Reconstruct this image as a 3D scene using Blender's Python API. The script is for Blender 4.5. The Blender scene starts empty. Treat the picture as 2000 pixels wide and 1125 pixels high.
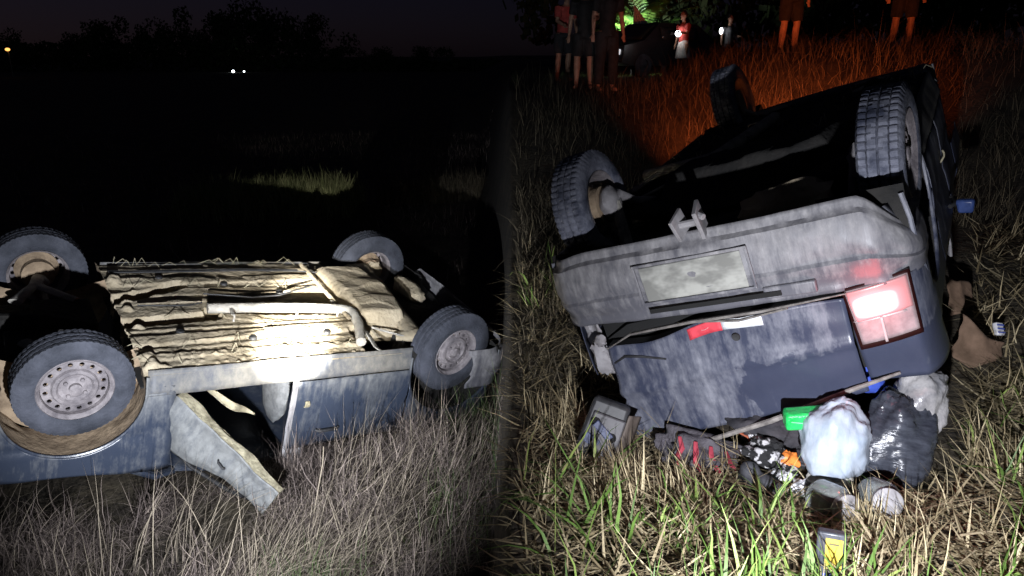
import bpy, bmesh, math, random
import numpy as np
from mathutils import Vector, Matrix, Euler, noise as mn
R = math.radians
random.seed(7)
rng = np.random.default_rng(7)
S = bpy.context.scene
COL = S.collection

# ------------------------------------------------------------------ camera
CAMZ = 1.6
cam = bpy.data.cameras.new('camera'); cam_o = bpy.data.objects.new('camera', cam); COL.objects.link(cam_o)
cam.sensor_width = 36.0; cam.lens = 1450 / 2000 * 36.0
cam_o.location = (0, 0, CAMZ); cam_o.rotation_euler = (R(90 - 17.42), 0, 0)
cam.clip_start = 0.05; cam.clip_end = 2000
S.camera = cam_o

# ------------------------------------------------------------------ night sky
w = bpy.data.worlds.new('World'); S.world = w; w.use_nodes = True
nt = w.node_tree
sky = nt.nodes.new('ShaderNodeTexSky'); sky.sky_type = 'NISHITA'; sky.sun_disc = False
sky.sun_elevation = R(35); sky.sun_rotation = R(-62); sky.air_density = 1.0; sky.dust_density = 1.0
mixc = nt.nodes.new('ShaderNodeMix'); mixc.data_type = 'RGBA'; mixc.blend_type = 'MULTIPLY'
mixc.inputs[0].default_value = 1.0
nt.links.new(sky.outputs[0], mixc.inputs[6]); mixc.inputs[7].default_value = (.80, .63, 1.25, 1)
nt.links.new(mixc.outputs[2], nt.nodes['Background'].inputs[0])
nt.nodes['Background'].inputs[1].default_value = 0.0009

# faint moonlight
moon = bpy.data.lights.new('moonlight', 'SUN'); moon.energy = 0.015; moon.angle = R(0.5); moon.color = (.8, .88, 1)
mo = bpy.data.objects.new('moonlight', moon); COL.objects.link(mo); mo.rotation_euler = (R(40), 0, R(30))

def spot(name, loc, target, watts, deg, blend, col, size=.03):
    l = bpy.data.lights.new(name, 'SPOT'); l.energy = watts; l.spot_size = R(deg); l.spot_blend = blend
    l.color = col; l.shadow_soft_size = size
    o = bpy.data.objects.new(name, l); COL.objects.link(o); o.location = loc
    o.rotation_euler = (Vector(target) - Vector(loc)).to_track_quat('-Z', 'Y').to_euler()
    return o
def point(name, loc, watts, col, size=.03):
    l = bpy.data.lights.new(name, 'POINT'); l.energy = watts; l.color = col; l.shadow_soft_size = size
    o = bpy.data.objects.new(name, l); COL.objects.link(o); o.location = loc
    return o
# hand torches of the two bystanders beside the photographer: one in the lower field, one on the stubble
spot('torch_beam', (-.55, 1.0, .42), (-1.42, 4.55, -.16), 19000, 9.5, 1.0, (1, .97, .88), .02)
spot('torch_halo', (-.57, 1.02, .40), (-1.42, 4.55, -.14), 1300, 22, 1.0, (1, .97, .9), .02)
spot('torch_spill', (-.66, 1.12, .20), (-1.6, 4.6, -.05), 1200, 72, 1.0, (.88, .92, 1.0), .02)
spot('phone_torch', (.40, .50, .66), (1.32, 2.55, .0), 640, 80, 1.0, (.90, .92, 1.0), .02)

S.view_settings.view_transform = 'Standard'; S.view_settings.look = 'None'
S.view_settings.gamma = 1; S.view_settings.exposure = 0
try: S.view_settings.use_curve_mapping = False
except Exception: pass
S.cycles.max_bounces = 6; S.cycles.transparent_max_bounces = 12
S.cycles.use_denoising = True

# ------------------------------------------------------------------ helpers
class MB:
    def __init__(s): s.v = []; s.f = []; s.m = []; s.mi = 0
    def add(s, vs, fs):
        o = len(s.v); s.v += [tuple(v) for v in vs]; s.f += [tuple(i + o for i in f) for f in fs]; s.m += [s.mi] * len(fs); return s
    def box(s, c, d, rot=None, taper=1.0):
        vs = []
        for z in (-1, 1):
            k = 1 if z < 0 else taper
            for x, y in ((-1, -1), (1, -1), (1, 1), (-1, 1)):
                p = Vector((x * d[0] / 2 * k, y * d[1] / 2 * k, z * d[2] / 2))
                if rot: p = Euler(rot).to_matrix() @ p
                vs.append(p + Vector(c))
        return s.add(vs, [(3, 2, 1, 0), (4, 5, 6, 7), (0, 1, 5, 4), (1, 2, 6, 5), (2, 3, 7, 6), (3, 0, 4, 7)])
    def tube(s, pts, r, n=8, flat=1.0, cap=True):
        pts = [Vector(p) for p in pts]; N = len(pts)
        rr = r if isinstance(r, (list, tuple)) else [r] * N
        vs = []; fs = []; up = None
        for i, p in enumerate(pts):
            t = (pts[min(i + 1, N - 1)] - pts[max(i - 1, 0)]).normalized()
            if up is None:
                up = Vector((0, 0, 1)) if abs(t.z) < .9 else Vector((1, 0, 0))
            a = t.cross(up).normalized(); b = a.cross(t).normalized(); up = b
            for k in range(n):
                q = 2 * math.pi * k / n
                vs.append(p + (a * math.cos(q) + b * math.sin(q) * flat) * rr[i])
        for i in range(N - 1):
            for k in range(n):
                fs.append((i * n + k, i * n + (k + 1) % n, (i + 1) * n + (k + 1) % n, (i + 1) * n + k))
        if cap: fs += [tuple(range(n))[::-1], tuple((N - 1) * n + k for k in range(n))]
        return s.add(vs, fs)
    def lathe(s, prof, n=32, axis='y', c=(0, 0, 0), func=None, close=False):
        vs = []; fs = []; P = len(prof)
        for k in range(n):
            q = 2 * math.pi * k / n
            for j, (r, h) in enumerate(prof):
                if func: r = func(r, h, k, j)
                a, b = r * math.cos(q), r * math.sin(q)
                v = {'y': (a, h, b), 'z': (a, b, h), 'x': (h, a, b)}[axis]
                vs.append((v[0] + c[0], v[1] + c[1], v[2] + c[2]))
        J = P if close else P - 1
        for k in range(n):
            for j in range(J):
                fs.append((k * P + j, k * P + (j + 1) % P, ((k + 1) % n) * P + (j + 1) % P, ((k + 1) % n) * P + j))
        return s.add(vs, fs)
    def grid(s, fn, nu, nv, wrap=False):
        vs = [fn(i / nu, j / nv) for i in range(nu + 1) for j in range(nv + 1)]
        fs = [(i * (nv + 1) + j, (i + 1) * (nv + 1) + j, (i + 1) * (nv + 1) + j + 1, i * (nv + 1) + j + 1) for i in range(nu) for j in range(nv)]
        return s.add(vs, fs)
    def ball(s, c, r, n=12, m=8, wob=0, wf=4, seed=0):
        r = r if isinstance(r, (tuple, list)) else (r, r, r)
        vs = []; fs = []
        for i in range(m + 1):
            t = math.pi * i / m
            for k in range(n):
                q = 2 * math.pi * k / n
                d = Vector((math.sin(t) * math.cos(q), math.sin(t) * math.sin(q), math.cos(t)))
                g = 1 + (wob * mn.noise(d * wf + Vector((seed, seed * 2, 0))) if wob else 0)
                vs.append((c[0] + d.x * r[0] * g, c[1] + d.y * r[1] * g, c[2] + d.z * r[2] * g))
        for i in range(m):
            for k in range(n):
                fs.append((i * n + k, (i + 1) * n + k, (i + 1) * n + (k + 1) % n, i * n + (k + 1) % n))
        return s.add(vs, fs)
    def build(s, name, mat, parent=None, smooth=35, solid=0, bevel=0, merge=False, remesh=0, sub=0):
        me = bpy.data.meshes.new(name); me.from_pydata(s.v, [], s.f)
        mats = mat if isinstance(mat, (list, tuple)) else [mat]
        for m in mats: me.materials.append(m)
        if len(mats) > 1: me.polygons.foreach_set('material_index', s.m)
        if merge:
            b = bmesh.new(); b.from_mesh(me); bmesh.ops.remove_doubles(b, verts=b.verts, dist=1e-5)
            bmesh.ops.recalc_face_normals(b, faces=b.faces); b.to_mesh(me); b.free()
        me.update()
        if smooth:
            me.polygons.foreach_set('use_smooth', [True] * len(me.polygons))
            me.set_sharp_from_angle(angle=R(smooth))
        o = bpy.data.objects.new(name, me); COL.objects.link(o); o.parent = parent
        if remesh:
            m = o.modifiers.new('r', 'REMESH'); m.mode = 'VOXEL'; m.voxel_size = remesh; m.use_smooth_shade = True
            m = o.modifiers.new('s', 'SMOOTH'); m.iterations = 3; m.factor = .5
        if bevel:
            m = o.modifiers.new('b', 'BEVEL'); m.width = bevel; m.segments = 2; m.limit_method = 'ANGLE'; m.angle_limit = R(40)
        if solid:
            m = o.modifiers.new('s', 'SOLIDIFY'); m.thickness = solid; m.offset = 0
        if sub:
            m = o.modifiers.new('u', 'SUBSURF'); m.levels = sub; m.render_levels = sub
        return o
def tag(o, label, cat, group=None, kind=None):
    o['label'] = label; o['category'] = cat
    if group: o['group'] = group
    if kind: o['kind'] = kind
    return o
def empty(name, loc=(0, 0, 0), rot=(0, 0, 0)):
    o = bpy.data.objects.new(name, None); COL.objects.link(o); o.location = loc; o.rotation_euler = rot
    o.empty_display_size = .1
    return o
def smooth(a, b, x):
    t = min(1, max(0, (x - a) / (b - a))); return t * t * (3 - 2 * t)
def nz(x, y, z=0.0): return mn.noise(Vector((x, y, z)))

# ------------------------------------------------------------------ materials
def mat(name, c1, c2=None, rough=.6, scale=6, detail=6, stretch=(1, 1, 1), bump=0, bscale=None, lo=.35, hi=.65,
        metal=0, spec=.5, coat=0, trans=0, alpha=1, rough2=None, island=False, emit=None, estr=0, two=None, sheen=0):
    m = bpy.data.materials.new(name); m.use_nodes = True
    t = m.node_tree; n = t.nodes; L = t.links
    b = n['Principled BSDF']
    b.inputs['Roughness'].default_value = rough; b.inputs['Metallic'].default_value = metal
    b.inputs['Specular IOR Level'].default_value = spec; b.inputs['Coat Weight'].default_value = coat
    b.inputs['Transmission Weight'].default_value = trans; b.inputs['Alpha'].default_value = alpha
    if emit: b.inputs['Emission Color'].default_value = (*emit, 1); b.inputs['Emission Strength'].default_value = estr
    if c2 is None:
        b.inputs['Base Color'].default_value = (*c1, 1)
    tc = n.new('ShaderNodeTexCoord'); mp = n.new('ShaderNodeMapping'); mp.inputs['Scale'].default_value = stretch
    L.new(tc.outputs['Object'], mp.inputs[0])
    if c2 is not None:
        rp = n.new('ShaderNodeValToRGB'); rp.color_ramp.elements[0].position = lo; rp.color_ramp.elements[1].position = hi
        rp.color_ramp.elements[0].color = (*c1, 1); rp.color_ramp.elements[1].color = (*c2, 1)
        for pos, c in (two or []):
            e = rp.color_ramp.elements.new(pos); e.color = (*c, 1)
        if island:
            g = n.new('ShaderNodeNewGeometry'); L.new(g.outputs['Random Per Island'], rp.inputs[0])
        else:
            nn = n.new('ShaderNodeTexNoise'); nn.inputs['Scale'].default_value = scale; nn.inputs['Detail'].default_value = detail
            nn.inputs['Roughness'].default_value = .62
            L.new(mp.outputs[0], nn.inputs[0]); L.new(nn.outputs[0], rp.inputs[0])
            if rough2 is not None:
                mr = n.new('ShaderNodeMapRange'); mr.inputs[1].default_value = lo; mr.inputs[2].default_value = hi
                mr.inputs[3].default_value = rough; mr.inputs[4].default_value = rough2
                L.new(nn.outputs[0], mr.inputs[0]); L.new(mr.outputs[0], b.inputs['Roughness'])
        L.new(rp.outputs[0], b.inputs['Base Color'])
    if bump:
        bn = n.new('ShaderNodeTexNoise'); bn.inputs['Scale'].default_value = bscale or scale * 4; bn.inputs['Detail'].default_value = 8
        L.new(mp.outputs[0], bn.inputs[0])
        bp = n.new('ShaderNodeBump'); bp.inputs['Strength'].default_value = bump; bp.inputs['Distance'].default_value = .02
        L.new(bn.outputs[0], bp.inputs['Height']); L.new(bp.outputs[0], b.inputs['Normal'])
    return m

def paint(name, col, dust, amt, streak=(9, 9, 1.1), mudz=.33, shadow_patch=None):
    """car paint under dried run-off dust: streaky noise along the car's height, muddy towards the sill"""
    m = bpy.data.materials.new(name); m.use_nodes = True
    t = m.node_tree; n = t.nodes; L = t.links; b = n['Principled BSDF']
    tc = n.new('ShaderNodeTexCoord')
    def no(scale, st, det=5, rgh=.6):
        mp = n.new('ShaderNodeMapping'); mp.inputs['Scale'].default_value = st; L.new(tc.outputs['Object'], mp.inputs[0])
        q = n.new('ShaderNodeTexNoise'); q.inputs['Scale'].default_value = scale; q.inputs['Detail'].default_value = det
        q.inputs['Roughness'].default_value = rgh; L.new(mp.outputs[0], q.inputs[0]); return q.outputs[0]
    def ma(op, a, c, cl=False):
        q = n.new('ShaderNodeMath'); q.operation = op; q.use_clamp = cl
        for i, v in enumerate((a, c)):
            if isinstance(v, (int, float)): q.inputs[i].default_value = v
            else: L.new(v, q.inputs[i])
        return q.outputs[0]
    s1 = no(2.2, (1, 1, 1)); s2 = no(1.0, streak, 6, .7); s3 = no(26, (1, 1, .6), 6, .7)
    sp = n.new('ShaderNodeSeparateXYZ'); L.new(tc.outputs['Object'], sp.inputs[0])
    mz = n.new('ShaderNodeMapRange'); L.new(sp.outputs[2], mz.inputs[0])
    mz.inputs[1].default_value = mudz; mz.inputs[2].default_value = mudz + .22; mz.inputs[3].default_value = .32; mz.inputs[4].default_value = 0
    a = ma('ADD', ma('MULTIPLY', s1, .5), ma('MULTIPLY', s2, 1.35)); a = ma('ADD', a, ma('MULTIPLY', s3, .5)); a = ma('ADD', a, mz.outputs[0])
    if shadow_patch:      # onlooker's shadow on the panel, painted in as thinner dust, ragged edge
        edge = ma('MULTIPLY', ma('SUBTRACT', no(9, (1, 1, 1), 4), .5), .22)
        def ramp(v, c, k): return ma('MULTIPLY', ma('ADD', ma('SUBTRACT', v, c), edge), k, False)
        my = n.new('ShaderNodeMapRange'); L.new(ma('ADD', sp.outputs[1], edge), my.inputs[0]); my.inputs[1].default_value = shadow_patch[0]; my.inputs[2].default_value = shadow_patch[0] + .02
        mw = n.new('ShaderNodeMapRange'); L.new(ma('ADD', ma('ADD', sp.outputs[2], edge), ma('MULTIPLY', sp.outputs[1], .12)), mw.inputs[0]); mw.inputs[1].default_value = shadow_patch[1]; mw.inputs[2].default_value = shadow_patch[1] + .02
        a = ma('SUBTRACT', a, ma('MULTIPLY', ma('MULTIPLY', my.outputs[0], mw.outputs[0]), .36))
    d = n.new('ShaderNodeMapRange'); L.new(a, d.inputs[0]); d.clamp = True
    d.inputs[1].default_value = 1.62 - amt; d.inputs[2].default_value = 1.62 - amt + .55; d.inputs[3].default_value = .06; d.inputs[4].default_value = .92
    mx = n.new('ShaderNodeMix'); mx.data_type = 'RGBA'; L.new(d.outputs[0], mx.inputs[0])
    mx.inputs[6].default_value = (*col, 1)
    dr = n.new('ShaderNodeValToRGB'); L.new(s3, dr.inputs[0])
    dr.color_ramp.elements[0].position = .3; dr.color_ramp.elements[1].position = .72
    dr.color_ramp.elements[0].color = (*[c * .62 for c in dust], 1); dr.color_ramp.elements[1].color = (*dust, 1)
    L.new(dr.outputs[0], mx.inputs[7]); L.new(mx.outputs[2], b.inputs['Base Color'])
    rr = n.new('ShaderNodeMapRange'); L.new(d.outputs[0], rr.inputs[0]); rr.inputs[3].default_value = .28; rr.inputs[4].default_value = .9
    L.new(rr.outputs[0], b.inputs['Roughness'])
    bp = n.new('ShaderNodeBump'); bp.inputs['Strength'].default_value = .25; bp.inputs['Distance'].default_value = .006
    L.new(a, bp.inputs['Height']); L.new(bp.outputs[0], b.inputs['Normal'])
    return m

PAINT_L = paint('paint_dusty_blue', (.022, .031, .054), (.205, .208, .205), .42)
PAINT_R = paint('paint_blue', (.028, .034, .062), (.26, .265, .30), .56, shadow_patch=(.02, .86))
DOORP = paint('door_paint_scoured', (.03, .042, .068), (.25, .255, .25), .66)
SILL = paint('sill_muddy', (.03, .042, .07), (.22, .205, .175), .50, streak=(5, 5, 3))
BUMPER = paint('bumper_plastic', (.085, .085, .10), (.34, .33, .335), .44, streak=(18, 18, .8))
MUD = mat('dried_mud', (.12, .092, .058), (.44, .375, .27), .95, 5, 9, bump=.6, bscale=34, lo=.28, hi=.66, two=[(.42, (.30, .25, .17))])
MUDD = mat('mud_in_arch', (.16, .115, .075), (.36, .27, .18), .95, 9, 8, bump=.35, bscale=40)
UNDERD = mat('tar_underseal', (.006, .006, .006), (.02, .018, .016), .9, 8, bump=.5)
RUBBER = mat('tyre_rubber', (.018, .021, .030), (.065, .07, .09), .85, 5, 7, bump=.35, bscale=60)
RUBBER_M = mat('tyre_rubber_muddy', (.035, .042, .07), (.20, .21, .26), .88, 9, 8, bump=.3, bscale=60, lo=.38, hi=.62)
STEEL = mat('wheel_steel', (.09, .08, .088), (.25, .225, .23), .7, 10, 7, bump=.3, bscale=60)
METAL = mat('dirty_metal', (.20, .19, .17), (.40, .375, .33), .75, 14, 6, bump=.4)
BLACK = mat('black_plastic', (.008, .008, .009), (.03, .03, .032), .65, 12)
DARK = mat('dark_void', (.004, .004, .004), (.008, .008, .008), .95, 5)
GREY = mat('grey_plastic', (.16, .15, .155), (.34, .33, .34), .6, 9, 6)
SEATM = mat('seat_cloth', (.12, .125, .13), (.22, .225, .23), .95, 18, 6, bump=.4)
TRIM = mat('door_trim_dirty', (.16, .14, .09), (.42, .38, .26), .9, 13, 6, bump=.5)
GLASS = mat('dark_glass', (.01, .012, .014), None, .08, spec=.6, alpha=.8)
PLATE = mat('plate_weathered', (.17, .17, .155), (.33, .33, .30), .8, 9, 3, stretch=(1, .8, 1.4), lo=.42, hi=.62)
STRAP = mat('strip_rubber', (.09, .08, .075), (.26, .24, .22), .8, 20)
REDL = mat('red_lit_lens', (.6, .1, .08), None, .3, emit=(1, .62, .58), estr=4)
REDG = mat('red_lens_edge', (.55, .06, .05), None, .3, emit=(1, .16, .17), estr=1.0)
LENS = mat('smoky_lens', (.20, .15, .155), (.31, .24, .245), .25, 20, coat=.6, emit=(1, .35, .35), estr=.02)
LENSB = mat('lens_rib', (.36, .29, .29), None, .4)
LENSD = mat('dark_red_lens', (.018, .004, .004), None, .3)
def lit_lens(name, cy, cz):
    m = bpy.data.materials.new(name); m.use_nodes = True; n = m.node_tree.nodes; L = m.node_tree.links; b = n['Principled BSDF']
    b.inputs['Base Color'].default_value = (.30, .16, .16, 1); b.inputs['Roughness'].default_value = .3
    tc = n.new('ShaderNodeTexCoord'); sp = n.new('ShaderNodeSeparateXYZ'); L.new(tc.outputs['Object'], sp.inputs[0])
    def mth(op, a, c):
        q = n.new('ShaderNodeMath'); q.operation = op
        for i, v in enumerate((a, c)):
            if isinstance(v, (int, float)): q.inputs[i].default_value = v
            else: L.new(v, q.inputs[i])
        return q.outputs[0]
    dy = mth('MULTIPLY', mth('SUBTRACT', sp.outputs[1], cy), .56); dz = mth('SUBTRACT', mth('ADD', sp.outputs[2], mth('MULTIPLY', sp.outputs[1], .09)), cz + cy * .09)
    d = mth('POWER', mth('ADD', mth('POWER', mth('ABSOLUTE', dy, 0), 4.0), mth('POWER', mth('ABSOLUTE', dz, 0), 4.0)), .25)
    r = n.new('ShaderNodeValToRGB'); L.new(mth('DIVIDE', d, .09), r.inputs[0]); e = r.color_ramp.elements
    e[0].position = .0; e[0].color = (1, .80, .76, 1); e[1].position = 1.0; e[1].color = (.004, .001, .001, 1)
    for p_, c in ((.40, (1, .62, .58)), (.50, (.75, .10, .12)), (.66, (.07, .014, .016))): q = e.new(p_); q.color = (*c, 1)
    pass; L.new(r.outputs[0], b.inputs['Emission Color']); b.inputs['Emission Strength'].default_value = 1.9
    return m
def simple(name, c, rough=.6, **k): return mat(name, c, tuple(min(1, x * 1.5 + .01) for x in c), rough, 14, **k)

# ------------------------------------------------------------------ terrain
def ground(x, y):
    n1 = nz(x * .9, y * .9, 1) * .05 + nz(x * 3.1, y * 3.1, 4) * .02
    n2 = nz(x * .25, y * .25, 7)
    left = -1.02 + n1 + .06 * n2 * smooth(6, 14, y)
    left += .10 * math.exp(-((x + .75) ** 2 / .35 + (y - 3.9) ** 2 / .35)) + .10 * math.exp(-((x + 3.0) ** 2 / .5 + (y - 3.35) ** 2 / .08))
    left += .34 * math.exp(-((y - 12.2 - .30 * (x + 4)) ** 2 / .5)) * smooth(-6.2, -5.2, x) * smooth(-2.2, -3.0, x)
    # right: stubble field, rising to the roadside bank
    right = n1 * .8 + .28 * smooth(1.7, 3.3, x) * smooth(2.2, 4.5, y)
    right -= .20 * math.exp(-((x - .55) ** 2 / .30 + (y - 3.05) ** 2 / .5)) + .04 * math.exp(-((x - 1.35) ** 2 / .25 + (y - 2.55) ** 2 / .25))
    rise = smooth(5.2, 12.5, y + .25 * (x - 2))
    top = 1.02 + .62 * smooth(2.0, 4.2, x) * (1 - smooth(13.5, 18.5, y)) + .06 * n2
    right = right + (top - right) * rise
    right += .10 * nz(x * .5, y * .5, 3) * rise
    wd = .14 + .05 * max(0, y - 6)
    t = smooth(-wd, 0.0, x)
    return left + (right - left) * t

def sheet(name, xs, ys, material):
    vs = [(x, y, ground(x, y)) for y in ys for x in xs]; W = len(xs)
    fs = [(j * W + i, j * W + i + 1, (j + 1) * W + i + 1, (j + 1) * W + i) for j in range(len(ys) - 1) for i in range(W - 1)]
    m = MB(); m.add(vs, fs); return m.build(name, material, smooth=60)
def stops(segs):
    out = []
    for a, b, n in segs: out += list(np.linspace(a, b, n, endpoint=False))
    return out + [segs[-1][1]]
EARTH = mat('field_earth', (.022, .017, .011), (.075, .06, .038), .95, 3.5, 8, bump=.9, bscale=22)
xs = stops([(-900, -120, 6), (-120, -20, 16), (-20, -5, 30), (-5, -.3, 48), (-.3, .05, 24), (.05, 5, 50), (5, 15, 25), (15, 120, 12), (120, 900, 5)])
ys = stops([(-30, -1, 8), (-1, 8, 80), (8, 26, 50), (26, 140, 26), (140, 1200, 10)])
g_o = sheet('ground', xs, ys, EARTH); tag(g_o, 'dark uneven field earth under dry grass and stubble', 'ground', kind='structure')

# ------------------------------------------------------------------ overturned cars
def wheel(root, hub, steer=0, camber=0, tyre_mat=RUBBER, tread=1.0, side=-1, width=.165, rad=.285):
    """side -1: outer face towards -y"""
    o = empty('wheel'); o.parent = root; o.location = hub; o.rotation_euler = (R(camber), R(11 * side), R(steer))
    h = width / 2
    prof = [(.17, -h * .80), (.185, -h * .95), (.205, -h * 1.02), (.232, -h * 1.06), (.255, -h * 1.0), (rad - .016, -h * .93), (rad - .004, -h * .86)]
    ribs = [(-.84, -.52), (-.44, -.06), (.06, .44), (.52, .84)]
    for a, b in ribs:
        prof += [(rad, h * a), (rad + .002, h * (a + b) / 2), (rad, h * b), (rad - .011, h * b + .002)]
    prof.pop()
    prof += [(rad - .016, h * .93), (.255, h), (.232, h * 1.06), (.205, h * 1.02), (.185, h * .95), (.17, h * .80), (.166, 0)]
    N = 168
    def fn(r, hh, k, j):
        if r > rad - .02 and abs(hh) > h * .4 and (k + (1 if hh > 0 else 0)) % 3 == 0: return r - .010 * tread
        if r > rad - .006 and abs(hh) <= h * .4 and (k + 1) % 4 == 0: return r - .007 * tread
        return r
    m = MB(); m.lathe(prof, N, 'y', func=fn, close=True)
    m.build('tyre', tyre_mat, o, smooth=28)
    # steel rim: barrel, flange, vented disc with real holes
    s = side
    m = MB()
    m.lathe([(.178, s * h * .98), (.182, s * h * .92), (.172, s * h * .84), (.160, s * h * .70), (.155, s * h * .1), (.158, -s * h * .7), (.176, -s * h * .95)], 64, 'y')
    yo = s * h * .55
    holes = 16
    r1, r2, rc, rh = .112, .156, .135, .0125
    rings = []
    for k in range(holes):
        q0 = 2 * math.pi * k / holes; dq = math.pi / holes
        outer = []
        for (r, q) in ((r1, -dq), (r1, 0), (r1, dq), (rc, dq), (r2, dq), (r2, 0), (r2, -dq), (rc, -dq)):
            outer.append((r * math.cos(q0 + q), yo - s * .010 * (r - r1) / (r2 - r1), r * math.sin(q0 + q)))
        inner = []
        for a in (225, 180, 135, 90, 45, 0, -45, -90):
            rr = rc + rh * math.cos(R(a)); qq = q0 + rh * 1.0 * math.sin(R(a)) / rc * (-1 if a in (225, 135, 45, 90, -45, -90) else 1)
            inner.append((rr, qq))
        inn = []
        for (ra, qa) in ((-.7, -.7), (-1, 0), (-.7, .7), (0, 1), (.7, .7), (1, 0), (.7, -.7), (0, -1)):
            rr = rc + rh * ra; qq = q0 + rh * qa / rc
            inn.append((rr * math.cos(qq), yo - s * .006, rr * math.sin(qq)))
        back = [(x, y - s * .012, z) for x, y, z in inn]
        fs = [(i, (i + 1) % 8, 8 + (i + 1) % 8, 8 + i) for i in range(8)] + [(8 + i, 8 + (i + 1) % 8, 16 + (i + 1) % 8, 16 + i) for i in range(8)]
        m.add(outer + inn + back, fs)
    m.lathe([(.112, yo), (.104, yo + s * .012), (.088, yo + s * .016), (.078, yo + s * .004), (.06, yo + s * .001), (.05, yo + s * .006), (.031, yo + s * .008), (.030, yo + s * .026), (.022, yo + s * .030), (.0, yo + s * .030)], 48, 'y')
    for k in range(4):
        q = R(45 + 90 * k); m.lathe([(.011, yo), (.011, yo + s * .014), (.008, yo + s * .018), (0, yo + s * .018)], 8, 'y', c=(.055 * math.cos(q), 0, .055 * math.sin(q)))
    m.build('rim', STEEL, o, smooth=30)
    # brake drum behind the disc
    m = MB(); m.lathe([(0, yo - s * .014), (.128, yo - s * .014), (.128, yo - s * .02), (.095, -s * .02), (.095, -s * .07), (.03, -s * .075), (0, -s * .075)], 32, 'y')
    m.build('brake_drum', MUDD, o, smooth=30)
    return o

AF, AR_ = (1.16, .335, .345), (-1.24, .37, .375)     # wheel-arch centres and radii
def halfw(x, z):
    wv = .775
    wv -= .05 * smooth(.42, .16, z)
    if z > .84: wv -= (z - .84) * .42
    wv -= .012 * math.exp(-((z - .60) / .02) ** 2)
    if x > 1.35: wv -= .16 * ((x - 1.35) / .5) ** 2
    if x < -1.45: wv -= .12 * ((-1.45 - x) / .27) ** 2
    return wv
def zlow(x, base):
    z = base
    for cx, cz, r in (AF, AR_):
        if abs(x - cx) < r: z = max(z, cz + math.sqrt(r * r - (x - cx) ** 2))
    return z
def xcols(a, b):
    c = set([a, b]); n = max(4, int((b - a) / .045))
    c.update(a + (b - a) * i / n for i in range(n + 1))
    for cx, cz, r in (AF, AR_):
        for k in range(33):
            x = cx - r * math.cos(math.pi * k / 32)
            if a < x < b: c.add(x)
        for x in (cx - r - 1e-4, cx + r + 1e-4):
            if a < x < b: c.add(x)
    return sorted(c)

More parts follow.
